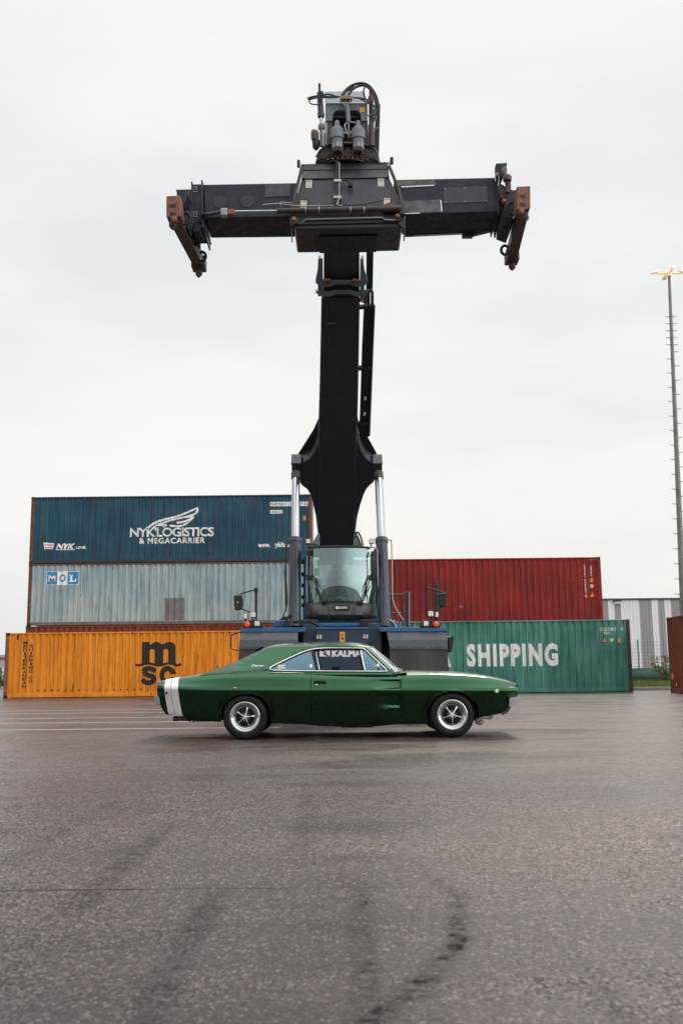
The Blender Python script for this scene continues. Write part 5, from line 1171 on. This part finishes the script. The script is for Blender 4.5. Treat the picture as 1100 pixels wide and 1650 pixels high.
def scallop(px, z):
    d = 0
    for y0, y1, x0, x1 in ((1095.5, 1110.5, 596, 645), (1117.5, 1141, 596, 643.5)):
        zt, zb = cz(620, y0), cz(620, y1)
        if zb < z < zt and x0 < px < x1+2:
            lat = min(sstep(zb, zb+.018, z), sstep(zt, zt-.018, z)); lon = sstep(x0, x1-10, px)*(1-sstep(x1-1.2, x1+1.2, px)); d = max(d, .034*lat*lon)
    return d
NT = 46
def section(px):
    w = interp(WD, px); zb = zbot(px); zc = interp(ZC, px); zs = interp(ZS, px); zd = interp(ZD, px)
    k = min(1, max(.1, (zc-zb)/.42)); h = zc-zb; g_ = zs-zc
    ctl = [(w-.26*k, zb+.015*k), (w-.19*k, zb), (w-.16*k, zb+.03*h), (w-.105*k, zb+.36*h), (w-.040*k, zb+.74*h), (w-.004, zc-.020), (w, zc-.002), (w-.016, zc+.035), (w-.042, zc+.42*g_), (w-.074, zc+.75*g_), (w-.107, zc+.95*g_), (w-.145, zs+.003)]
    cab = 360 < px < 640
    e = zd if not cab else zs-.005
    ctl += [(w-.215, zs+(e-zs)*.42+.003), (w*.58, zs+(e-zs)*.90), (w*.28, zs+(e-zs)*.98), (0, e)]
    ctl = [Vector((a, b_, 0)) for a, b_ in ctl]
    out = []
    for i in range(len(ctl)-1):
        p0 = ctl[max(i-1, 0)]; p1 = ctl[i]; p2 = ctl[i+1]; p3 = ctl[min(i+2, len(ctl)-1)]
        n = 3 if i not in (3, 7, 8, 4, 2) else 6
        if i in (5,): n = 2
        for q in range(n):
            t = q/n
            if i in (5, 6): v = p1.lerp(p2, t)
            else: v = .5*((2*p1)+(p2-p0)*t*.8+(2*p0-5*p1+4*p2-p3)*t*t+(3*p1-p0-3*p2+p3)*t**3) if False else p1.lerp(p2, t)+((p2-p0)*.5-(p2-p1)).lerp(-(p3-p1)*.5+(p2-p1), t)*t*(1-t)
            out.append(v)
    out.append(ctl[-1])
    res = []
    for v in out:
        a, z = v.x, v.y
        if v.y < zs-.003 and v.x > w*.7: a -= scallop(px, z)
        a += 0
        # wheel arch lips flare out slightly
        for ax, ay, rx, ry in ARC:
            if abs(px-ax) < rx+4 and abs(z-zb) < .03: a += .003
        res.append((a, z))
    return res
def S(px, off=0.):
    x = cx(px); return [(Vector((x, YCc-(a+off), z)), Vector((x, YCc+(a+off), z))) for a, z in section(px)]
NPT = len(section(500))
zsill = cz(570, 1155.5)
D0, D1 = 500.8, 648.0
def frange(a, b_, st):
    n = max(1, int(round((b_-a)/st))); return [a+(b_-a)*i/n for i in range(n+1)]
stn = [251, 252, 253.2]+frange(255, 290, 2.5)+frange(292, 350, 4)+frange(352, 442, 1.6)+frange(446, D0-.35, 5)+[D0+.35]+frange(504, 592, 4)+frange(594, 642, 1.7)+frange(642.6, D1-.35, .6)+[D1+.35]+frange(650, 686, 3.5)+frange(687.5, 771.5, 1.6)+frange(774, 824, 3)+[827,829.5,831.5,833.2,834.5,835.5,836]
stn = sorted(set(round(a, 2) for a in stn))
secs = [S(a) for a in stn]
zl = [interp(ZC, 1)]
def kidx(zval):  # profile index closest to a height in the door area
    s = section(560); return min(range(12, 34), key=lambda i: abs(s[i][1]-zval) if s[i][0] > .7 else 9)
ks = min(range(NPT), key=lambda i: abs(section(560)[i][1]-zsill)+(9 if i > 20 or i < 3 else 0))
kt = max(i for i in range(NPT) if section(560)[i][0] > .822 and i < 50)
body, door_l, door_r = MB(), MB(), MB()
off_ = 0
for side in (0, 1):
    rows = [[s[j][side] for j in range(NPT)] for s in secs]
    bf, dfc = [], []
    for i in range(len(stn)-1):
        for j in range(NPT-1):
            pm = (stn[i]+stn[i+1])/2
            f = (i*NPT+j, i*NPT+j+1, (i+1)*NPT+j+1, (i+1)*NPT+j)
            gapx = D0-.36 < pm < D1+.36; gapz = ks <= j < kt
            if gapx and gapz:
                if D0+.34 < pm < D1-.34: dfc.append(f)
                continue
            if 445 < pm < 636 and j >= kt+2: continue       # open cabin
            bf.append(f)
    vs = [p for r in rows for p in r]
    body.add(vs, bf); (door_l if side == 0 else door_r).add(vs, dfc)
# nose and tail panels
for idx, sgn in ((0, -1), (-1, 1)):
    a = [p[0] for p in secs[idx]]; b_ = [p[1] for p in secs[idx]]
    body.grid([a, [(p+q)/2+Vector((sgn*.0, 0, 0)) for p, q in zip(a, b_)], b_])
def clean(mb):       # drop unused points
    used = sorted({i for f in mb.f for i in f}); mp_ = {u: k for k, u in enumerate(used)}
    mb.v = [mb.v[u] for u in used]; mb.f = [tuple(mp_[i] for i in f) for f in mb.f]; return mb
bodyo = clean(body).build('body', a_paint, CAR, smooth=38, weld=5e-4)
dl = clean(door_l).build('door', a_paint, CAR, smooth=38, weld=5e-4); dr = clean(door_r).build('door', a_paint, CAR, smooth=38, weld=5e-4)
# dark liner behind the gaps and the underside
for s in (-1, 1):
    MB().box(cx(498), cx(651), YCc+s*.72-.01, YCc+s*.72+.01, .30, cz(560, 1091)).build('door_jamb', a_black, CAR)
ub = MB().box(cx(262), cx(358), YCc-.70, YCc+.70, .36, .60).box(cx(436), cx(694), YCc-.66, YCc+.66, .215, .34).box(cx(766), cx(815), YCc-.72, YCc+.72, .34, .55).box(cx(358), cx(436), YCc-.55, YCc+.55, .34, .6).box(cx(694), cx(766), YCc-.55, YCc+.55, .30, .6)
ub.build('underbody', a_black, CAR)
m = MB()
for y_ in (-.35, .35):
    m.tube(spline([Vector((cx(690), YCc+y_, .24)), Vector((cx(640), YCc+y_, .20)), Vector((cx(600), YCc+y_, .17)), Vector((cx(560), YCc+y_, .17)), Vector((cx(512), YCc+y_, .19)), Vector((cx(470), YCc+y_, .24)), Vector((cx(430), YCc+y_, .33)), Vector((cx(330), YCc+y_, .27)), Vector((cx(274), YCc+y_*1.6, .30))], 6), .032, 10)
    m.lathe((cx(545), YCc+y_, .20), (1, 0, 0), [(0, .04), (.04, .075), (.5, .075), (.54, .04)], 14)
m.build('exhaust_system', rusty('exhaust_steel', (.16, .10, .07), (.05, .04, .04), .5), CAR, smooth=50)
MB().tube([Vector((cx(297), YCc-.62, .305)), Vector((cx(273.5), YCc-.64, .29))], .034, 14).build('exhaust_tip', k_rust2, CAR, smooth=50)
MB().box(cx(299), cx(301), YCc-.6, YCc-.56, .245, .34).box(cx(305.5), cx(307), YCc-.6, YCc-.56, .235, .34).build('exhaust_hangers', a_black, CAR)
MB().tube(spline([W(766,1158,YN+.25), W(771,1162,YN+.25), W(775,1158,YN+.25), W(782,1157,YN+.3), W(789,1158,YN+.3), W(793,1154,YN+.3)], 5), .013, 8).tube(spline([W(766,1162,YN+.3), W(774,1165,YN+.3), W(776,1158,YN+.3)], 4), .03, 8).tube(spline([W(776,1154,YN+.3), W(783,1153,YN+.3), W(790,1155,YN+.3), W(793,1152,YN+.3)], 4), .012, 8).build('front_lines', k_steel, CAR, smooth=60)
MB().box(cx(764), cx(775), YCc-.60, YCc-.4, .22, .34).build('sway_bar_mount', a_black, CAR, bevel=.02)
# rear white stripes wrapping the tail
def skin_band(name, pxa, pxb, shear, mat, off=.0022, j0=3, j1=None, closed=True, parent=None):
    j1 = j1 or NPT
    mb = MB()
    for side in (0, 1):
        rows = []
        for px_ in frange(pxa, pxb, 2.4):
            r = []
            for j in range(j0, j1):
                z = section(px_)[j][1]; zt, zb = cz(275, 1092), cz(275, 1151); t = max(0, min(1, (zt-z)/(zt-zb))); q = px_+shear*t*t
                sc = section(q)[j]; s0 = section(q)[max(0, j-1)]; s2 = section(q)[min(NPT-1, j+1)]; n = Vector((s2[1]-s0[1], -(s2[0]-s0[0]), 0)); n = n.normalized() if n.length > 0 else Vector((1, 0, 0))
                a, z = sc[0]+n.x*off, sc[1]+n.y*off
                r.append(Vector((cx(q), YCc-a if side == 0 else YCc+a, z)))
            rows.append(r)
        mb.grid(rows)
    return mb.build(name, mat, parent or bodyo, smooth=38, weld=5e-4)
skin_band('white_stripe', 263.6, 274.0, 5.5, a_white); skin_band('white_stripe', 274.7, 286.0, 5.5, a_white)

lk = MB().lathe(W(268.6, 1116.5, YN+.05), (0,-1,0), [(0,.018),(.018,.016),(.02,.008)], 16).build('side_marker', a_black, CAR, smooth=40)
MB().lathe(W(799.8, 1113.5, YN+.035), (0,-1,0), [(0,.030),(.016,.028),(.018,.014),(.012,.008)], 20).build('side_marker', a_chrome, CAR, smooth=30)
MB().rect(375.6, 1107.3, 377.8, 1108.8, YN+.0, .02).rect(378.6, 1107.6, 382, 1109, YN+.0, .02).build('quarter_stickers', M('sticker_cream', (.7, .6, .2), .5), CAR)
# bumpers
for pts, nm in (([(820,1125.2),(824,1123.6),(835.6,1122.6),(837.4,1124),(836.8,1131.5),(834.5,1135),(824,1137.5),(819.2,1138.6),(819.6,1131)], 'front_bumper'), ([(248.4,1122.3),(256.4,1121.4),(257.6,1126),(259,1136.4),(255,1137.4),(251.6,1134.5),(249.4,1129)], 'rear_bumper')):
    f = [W(a, b_, YN+.06) for a, b_ in pts]; m = MB(); sg = 1 if nm[0] == 'f' else -1
    rows = []
    for k in range(17):
        t = -1+2*k/16; y = YCc+t*.93; bulge = (.055*(1-abs(t)**3))*sg; rows.append([Vector((p.x+bulge, y, p.z)) for p in f])
    m.grid(rows, close=True); m.add([p for p in rows[0]], [tuple(range(len(f)))]); m.add([p for p in rows[-1]], [tuple(range(len(f)))])
    bb = m.build(nm, a_bump, CAR, smooth=50)
    xx = 826 if sg > 0 else 254
    MB().lathe(W(xx, 1133 if sg > 0 else 1131, YN+.062), (0,-1,0), [(-.03,.016),(.012,.015),(.018,.006)], 12).build('bumper_bolt', a_chrome, bb, smooth=40)
MB().box(cx(835.4), cx(836.6), YCc-.80, YCc+.80, cz(830, 1121), cz(830, 1103)).build('grille', a_black, CAR)
MB().box(cx(250.2), cx(251.4), YCc-.80, YCc+.80, cz(256, 1119), cz(256, 1101)).build('tail_lamp_panel', M('tail_lamp_red', (.16, .008, .008), .3), CAR)
MB().tube([W(820,1140,YN+.15), W(816,1147,YN+.15), W(808,1150.6,YN+.15)], .02, 8).build('valance_lip', k_rust2, CAR, smooth=50)
# ---- greenhouse
ZB_, ZT_ = cz(500, 1084, .13), 1.335
def vlat(z): t = (z-ZB_)/(ZT_-ZB_); return .835-.235*max(0, t)**1.15-.03*min(0, t)
def GH(px, py, off=0.):
    z = 1.1
    for _ in range(8): p = W(px, py, YCc-vlat(z)-off); z = p.z
    return (p.x, z)
OUT = [(322,1088.5),(333,1084.8),(350,1078.2),(365,1072.3),(380,1066.3),(393,1060.6),(407,1054),(420,1048.3),(431,1044.2),(442,1041.6),(455,1040.2),(470,1039.3),(510,1038.2),(545,1038.2),(575,1039.2),(588,1041),(596,1044),(608,1055),(622,1068),(634,1080),(640,1086),(640,1090)]
DLO = [(434.8,1077.4),(436,1075.4),(444,1071),(456,1065.2),(468,1059.4),(480,1054),(491,1049.6),(503,1046.4),(515,1044.9),(530,1044.3),(560,1044.2),(583,1044.8),(587.4,1046.4),(592,1050.6),(604,1062),(615,1072.4),(622.6,1080),(621.4,1081.9),(600,1081.8),(560,1081.6),(500,1081.2),(470,1080.8),(441,1080),(436,1079)]
def side_sheet(loops, name, mat, s, parent=CAR, off=0., cuts=(1.0,1.06,1.12,1.18,1.24,1.29), th=0):
    bm = poly_bm([[GH(*q) for q in lp_] for lp_ in loops])
    for z in cuts: bmesh.ops.bisect_plane(bm, geom=bm.verts[:]+bm.edges[:]+bm.faces[:], plane_co=(0,0,z), plane_no=(0,0,1), dist=1e-6)
    for f in bm.faces: f.smooth = True
    o = bm_emit(bm, name, mat, parent, lambda c: Vector((c.x, YCc+s*(vlat(c.z)+off), c.z)))
    if th: md = o.modifiers.new('thick', 'SOLIDIFY'); md.thickness = th; md.offset = 0
    return o
def smoothpx(pts, n=3): return [(v.x, v.y) for v in spline([Vector((a, b_, 0)) for a, b_ in pts], n)]
side_out = smoothpx(OUT[:-2], 3)+OUT[-2:]
dlo_s = smoothpx(DLO+[DLO[0]], 2)[:-1]
for s in (-1, 1):
    side_sheet([side_out, dlo_s], 'roof_pillar', a_paint, s, bodyo, th=.012)
    tr = [GH(*q) for q in dlo_s]; tr.append(tr[0])
    MB().tube([Vector((x, YCc+s*(vlat(z)+.007), z)) for x, z in tr], .0105, 8, cap=False).build('window_trim', a_chrome, CAR, smooth=60)
    side_sheet([[(437,1077.6),(444,1072),(456,1066),(468,1060.4),(480,1055.2),(491,1051),(500.5,1048.2),(503.5,1060),(509,1081),(470,1080.4),(442,1079.6)]], 'quarter_window', a_glass, s, CAR, off=-.012)
    side_sheet([[(582.6,1047),(586,1047.4),(592,1052),(604,1063),(615,1073.4),(620.5,1081),(589.6,1081)]], 'vent_window', a_glass, s, CAR, off=-.012)
    for (p, q, wd) in (((503.4, 1046.5), (511.6, 1081), 2.2), ((580.2, 1045), (588.2, 1081.5), 2.1)):
        side_sheet([[(p[0]-wd/2, p[1]), (p[0]+wd/2, p[1]), (q[0]+wd/2, q[1]), (q[0]-wd/2, q[1])]], 'window_post', a_chrome if p[0] > 550 else a_int, s, CAR, off=-.008, th=.012)
    side_sheet([[(507.2, 1046), (508, 1045.8), (515.6, 1081), (514.4, 1081)]], 'window_edge', a_chrome, s, CAR, off=-.02, th=.004)
    pp = [(594.5,1043.2),(606,1053.4),(620,1066.6),(632.5,1078.6),(637,1084)]
    MB().tube([Vector((GH(a, b_)[0], YCc+s*(vlat(GH(a, b_)[1])+.004), GH(a, b_)[1])) for a, b_ in pp], .0085, 8).build('windscreen_trim', a_chrome, CAR, smooth=60)
    pp = [(590,1042.6),(602,1053),(616,1066.4),(629,1079)]
    MB().tube([Vector((GH(a, b_)[0], YCc+s*(vlat(GH(a, b_)[1])+.006), GH(a, b_)[1])) for a, b_ in pp], .006, 8).build('drip_rail', a_chrome, CAR, smooth=60)
# belt trim
for side, s in ((0, -1), (1, 1)):
    pts = []
    for px_ in frange(436, 640, 12): sc = section(px_)[kt+1]; pts.append(Vector((cx(px_, .13), YCc+s*(sc[0]+.0), sc[1]+.006)))
    MB().tube(pts, .007, 6).build('belt_trim', a_chrome, CAR, smooth=60)
# roof skin between the two side outlines
roof_pts = [q for q in side_out if q[0] < 597]
rows = []
for q in roof_pts:
    x, z = GH(*q); vl = vlat(z)+.002; crown = .045*sstep(1.0, 1.25, z)+.004
    r = []
    for k in range(25):
        t = -1+2*k/24; e = (1-abs(t)**2.6)
        dip = 0
        if q[0] < 418: dip = -.085*sstep(418, 395, q[0])*sstep(326, 345, q[0])*sstep(.86, .70, abs(t))     # tunnel between the sail panels
        r.append(Vector((x, YCc+t*vl, z+crown*e+dip)))
    rows.append(r)
MB().grid(rows).build('roof', a_paint, bodyo, smooth=40)
rw = []
for q in [q for q in roof_pts if 352 < q[0] < 422]:
    x, z = GH(*q); rw.append([Vector((x, YCc+t*.50, z+.052*sstep(1.0,1.25,z)-.070*sstep(418,395,q[0])+.012)) for t in (-1,-.5,0,.5,1)])
MB().grid(rw).build('rear_window', a_glass, CAR, smooth=60)
# windscreen
ws = [(594.5,1043.6),(601,1049.6),(608,1056.2),(615,1062.8),(622,1069.4),(629,1076),(636,1083)]
rows = []
for q in ws:
    x, z = GH(*q); vl = vlat(z)-.006; f = (q[0]-594.5)/41.5
    rows.append([Vector((x+(.085+.075*f)*(1-abs(t)**2.2), YCc+t*vl, z+(.025*(1-f)+.02*f)*(1-t*t))) for t in [-1+2*k/24 for k in range(25)]])
MB().grid(rows).build('windscreen', a_wsg, CAR, smooth=60)
top_ = rows[0]; base_ = rows[-1]
MB().tube([p+Vector((0,0,.004)) for p in base_], .010, 8).tube([p+Vector((0,0,.004)) for p in top_], .009, 8).build('windscreen_surround', a_chrome, CAR, smooth=60)
# roof header bridging to the screen
rr0 = []; q = [q for q in roof_pts][-1]; x, z = GH(*q); vl = vlat(z)
rr0 = [Vector((x, YCc+(-1+2*k/24)*vl, z+.049*(1-abs(-1+2*k/24)**2.6))) for k in range(25)]
MB().grid([rr0, [p+Vector((0,0,.006)) for p in top_]]).build('roof_header', a_paint, bodyo, smooth=40)
# cowl, wipers, bonnet recess lines
MB().grid([[p+Vector((-.06, 0, -.02)) for p in base_], [p+Vector((.03, 0, -.022)) for p in base_], [Vector((cx(655,.3), p.y, cz(655,1083.2,.4))) for p in base_]]).build('cowl', a_int, CAR)
for y_ in (-.55, .12):
    xb = cx(646, .3); zb2 = cz(646, 1081.0, .5)+.01
    MB().tube([Vector((xb+.04, YCc+y_, zb2)), Vector((xb-.03, YCc+y_+.1, zb2+.035)), Vector((xb-.07, YCc+y_+.34, zb2+.045))], .007, 6).tube([Vector((xb-.02, YCc+y_+.02, zb2+.022)), Vector((xb-.09, YCc+y_+.5, zb2+.055))], .006, 6).build('wiper', k_steel, CAR, smooth=60)
# bonnet shut line and raised centre
hb = MB(); rows = []
for px_ in frange(657, 828, 6):
    s_ = section(px_); zz = {}
    xs_h = cx(px_); row = []
    for t in (-.62, -.60, -.3, 0, .3, .60, .62):
        a = abs(t); zq = interp([(v[0], v[1]) for v in sorted(s_[kt:], key=lambda v: v[0])], a, False); row.append(Vector((xs_h, YCc+t, zq+(.006 if abs(t) < .61 else .001))))
    rows.append(row)
hb.grid(rows).build('bonnet', a_paint, bodyo, smooth=50)
for s in (-1, 1):
    MB().tube([r[0 if s < 0 else -1]+Vector((0, 0, .001)) for r in rows], .0025, 6).build('bonnet_gap', a_black, bodyo)
# fender and boot seams
def seam(px_, j0, j1, parent, sh=0.):
    for side in (0, 1):
        pts = []
        for j in range(j0, j1): a, z = section(px_)[j]; pts.append(Vector((cx(px_+sh*j), YCc+(-1 if side == 0 else 1)*(a+.0005), z)))
        MB().tube(pts, .0016, 6).build('panel_seam', a_black, parent)
seam(274.3, 4, NPT-14, bodyo, .0)
# door handles and lock, badge
for s in (-1, 1):
    d_ = dl if s < 0 else dr
    p = W(515.5, 1097.6, YN+.02); yy = YCc+s*(HALF-.055)
    MB().box(p.x-.09, p.x+.09, min(yy, yy+s*.028), max(yy, yy+s*.028), p.z-.009, p.z+.012).build('door_handle', a_int, d_, bevel=.008)
    q_ = W(509.8, 1103.6, YN+.02); MB().lathe((q_.x, yy+s*-.012, q_.z), (0, s, 0), [(0,.017),(.030,.015),(.033,.008)], 16).build('door_lock', a_chrome, d_, smooth=40)
a, b_ = GH(405, 1075.2), GH(425.5, 1070.6)
for s in (-1,):
    bm = bm_fit(text_bm('Charger', .02, .4), GH(405, 1073)[0], GH(425.5, 1073)[0], GH(405, 1075.4)[1], GH(425, 1070.6)[1])
    bm_emit(bm, 'script_badge', k_wmark, bodyo, lambda c: Vector((c.x, YCc-(vlat(c.z)+.010), c.z)))
    bm = bm_join([bm_fit(text_bm('DODGE', .01), GH(447.5, 1073)[0], GH(460, 1073)[0], GH(447, 1074.6)[1], GH(447, 1071.8)[1]), bm_fit(text_bm('RACING', .01), GH(447.5, 1073)[0], GH(458, 1073)[0], GH(447, 1078.2)[1], GH(447, 1075.6)[1])]) if False else poly_bm([[GH(*q) for q in lp_] for lp_ in ([(447.2,1071.4),(460,1071.4),(459,1072.8),(447.2,1072.8)],[(447.2,1073.8),(457,1073.8),(457,1074.8),(447.2,1074.8)],[(447.2,1075.8),(459.6,1075.8),(459.6,1077),(447.2,1077)])])
    bm_emit(bm, 'window_sticker', k_wmark, CAR, lambda c: Vector((c.x, YCc-(vlat(c.z)-.009), c.z)))
    bm = poly_bm([[GH(*q) for q in [(498.8,1070.4),(502.4,1070.4),(502.8,1075.6),(499.2,1075.6)]]]); bm_emit(bm, 'window_sticker', k_wmark, CAR, lambda c: Vector((c.x, YCc-(vlat(c.z)-.009), c.z)))
# interior
MB().box(cx(446), cx(640), YCc-.70, YCc+.70, .45, .47).box(cx(446), cx(448), YCc-.70, YCc+.70, .45, .93).box(cx(636), cx(639), YCc-.7, YCc+.7, .45, .93).build('cabin_floor', a_int, CAR)
for s in (-1, 1):
    MB().box(cx(450), cx(640), YCc+s*.735-.012, YCc+s*.735+.012, .45, .94).build('door_lining', a_int, CAR)
    sb = MB().box(cx(540), cx(590), YCc+s*.36-.27, YCc+s*.36+.27, .47, .68); sb.build('seat', a_int, CAR, bevel=.05)
    rows = []
    for k in range(13):
        t = k/12*PI; r = []
        for q in range(9):
            u = q/8; r.append(Vector((cx(548)-.06*(q in (0, 8))-.10*math.sin(t)*0+.0, YCc+s*.36-.27*math.cos(t)*1.0, .62+0*u)))
    zz = cz(548, 1074.5, .7)
    prof = [(YCc+s*.36+.27*math.cos(a), .60+(zz-.60)*min(1, math.sin(a)**.35 if math.sin(a) > 0 else 0)) for a in [PI*k/16 for k in range(17)]]
    MB().prism([Vector((cx(533), y, z)) for y, z in prof], (.13, 0, 0)).build('seat_back', a_int, CAR, bevel=.03)
MB().box(cx(462), cx(490), YCc-.6, YCc+.6, .6, .93).build('rear_seat', a_int, CAR, bevel=.06)
MB().box(cx(612), cx(645), YCc-.78, YCc+.78, .72, .955).build('dashboard', a_int, CAR, bevel=.05)
c0 = Vector((cx(600), YCc+.36, .95)); MB().tube([c0+Vector((math.sin(a)*.06, math.cos(a)*.19, math.sin(a)*.17)) for a in [2*PI*k/28 for k in range(29)]], .012, 8, cap=False).tube([c0+Vector((0,-.17,0)), c0, c0+Vector((0,.17,0))], .010, 6).tube([c0, c0+Vector((.25,0,-.12))], .03, 8).build('steering_wheel', a_int, CAR, smooth=60)
MB().tube([c0+Vector((.03, -.15, .05)), c0+Vector((.09, -.15, .20))], .007, 6).build('column_stalk', a_chrome, CAR)
rm = W(604, 1070, YN+.20); MB().lathe((cx(606, .2), YCc-.80, cz(606, 1079, .2)), (0,0,1), [(0,.012),(.05,.012)], 10).build('mirror_stalk', a_chrome, CAR)
MB().lathe((cx(607.5, .2), YCc-.80, cz(606, 1074, .2)), (1,0,.1), [(-.03,.02),(.02,.045),(.03,.04)], 16).build('side_mirror', a_chrome, CAR, smooth=40)
# ---- wheels
def car_wheel(px, py, s, rot):
    R = .322; X = W(px, py, YN+.07).x; yo = YCc+s*(HALF-.055); ax = (0, s, 0); o = (X, yo, R)
    wh_ = MB(); wh_.ringloft(o, ax, [(-.02,.214),(.004,.216),(.006,.205),(-.006,.200),(-.030,.195),(-.036,.172),(-.060,.166),(-.070,.152),(-.080,.150),(-.20,.165),(-.20,.200)], 56)
    wh_ = wh_.build('wheel', a_spoke if False else a_chrome, CAR, smooth=35)
    MB().ringloft(o, ax, [(-.01,.212),(.012,.232),(.016,.262),(.004,.296),(-.02,.315),(-.06,R),(-.17,R),(-.21,.31),(-.23,.27),(-.21,.212)], 72).build('tyre', a_tyre, wh_, smooth=50)
    MB().lathe(o, ax, [(-.10,.15),(-.078,.150),(-.074,.142)], 40).build('wheel_centre', a_rimblk, wh_, smooth=35)
    MB().ringloft(o, ax, [(-.075,.150),(-.060,.148),(-.058,.138),(-.074,.136)], 48).build('trim_ring', k_grey, wh_, smooth=40)
    for k in range(5):
        a = rot+2*PI*k/5; d = Vector((math.cos(a), 0, math.sin(a))); e = Vector((-math.sin(a), 0, math.cos(a))); O = Vector(o); n = Vector(ax)
        m = MB(); pts0 = [O+d*.022-e*.012+n*-.040, O+d*.022+e*.012+n*-.040, O+d*.085+e*.007-n*.046, O+d*.137+e*.013-n*.060, O+d*.137-e*.013-n*.060, O+d*.085-e*.007-n*.046]
        m.prism(pts0, -n*.02); m.build('spoke', a_spoke, wh_, bevel=.003)
        MB().lathe(O+(d*math.cos(.63)+e*math.sin(.63))*.055-n*.075, ax, [(0,.009),(.022,.008)], 6).build('lug_nut', a_chrome, wh_)
    MB().lathe(Vector(o)-Vector(ax)*.045, ax, [(0,.030),(.012,.030),(.020,.022),(.022,.006)], 24).build('hub_cap', a_spoke, wh_, smooth=35)
    MB().tube([Vector(o)+Vector((-.165,0,.108)), Vector(o)+Vector((-.158,s*.012,.103))], .006, 6).build('valve_stem', a_rimblk, wh_)
for px_, py_, rt in ((394.8, 1156.5, R_(77)), (728.4, 1154.1, R_(56))):
    car_wheel(px_, py_, -1, rt); car_wheel(px_, py_, 1, rt+.4)
    X = W(px_, py_, YN+.07).x
    for s in (-1, 1):
        pts = []; m = MB()
        rws = []
        for yy in (HALF-.035, .62):
            rws.append([Vector((X+math.cos(a)*.385, YCc+s*yy, .33+math.sin(a)*(.355 if px_ > 500 else .34))) for a in [PI*1.06-(PI*1.12)*k/24 for k in range(25)]])
        m.grid(rws); m.add([Vector((X, YCc+s*.62, .33))]+rws[1], [(0, i+1, i+2) for i in range(24)]); m.build('wheel_house', a_black, CAR, smooth=60)
MB().cyl((cx(394.8), YCc-.7, .32), (cx(394.8), YCc+.7, .32), .05, 12).lathe((cx(394.8), YCc-.12, .32), (0,1,0), [(0,.08),(.06,.14),(.18,.14),(.24,.08)], 16).build('rear_axle', a_black, CAR, smooth=50)
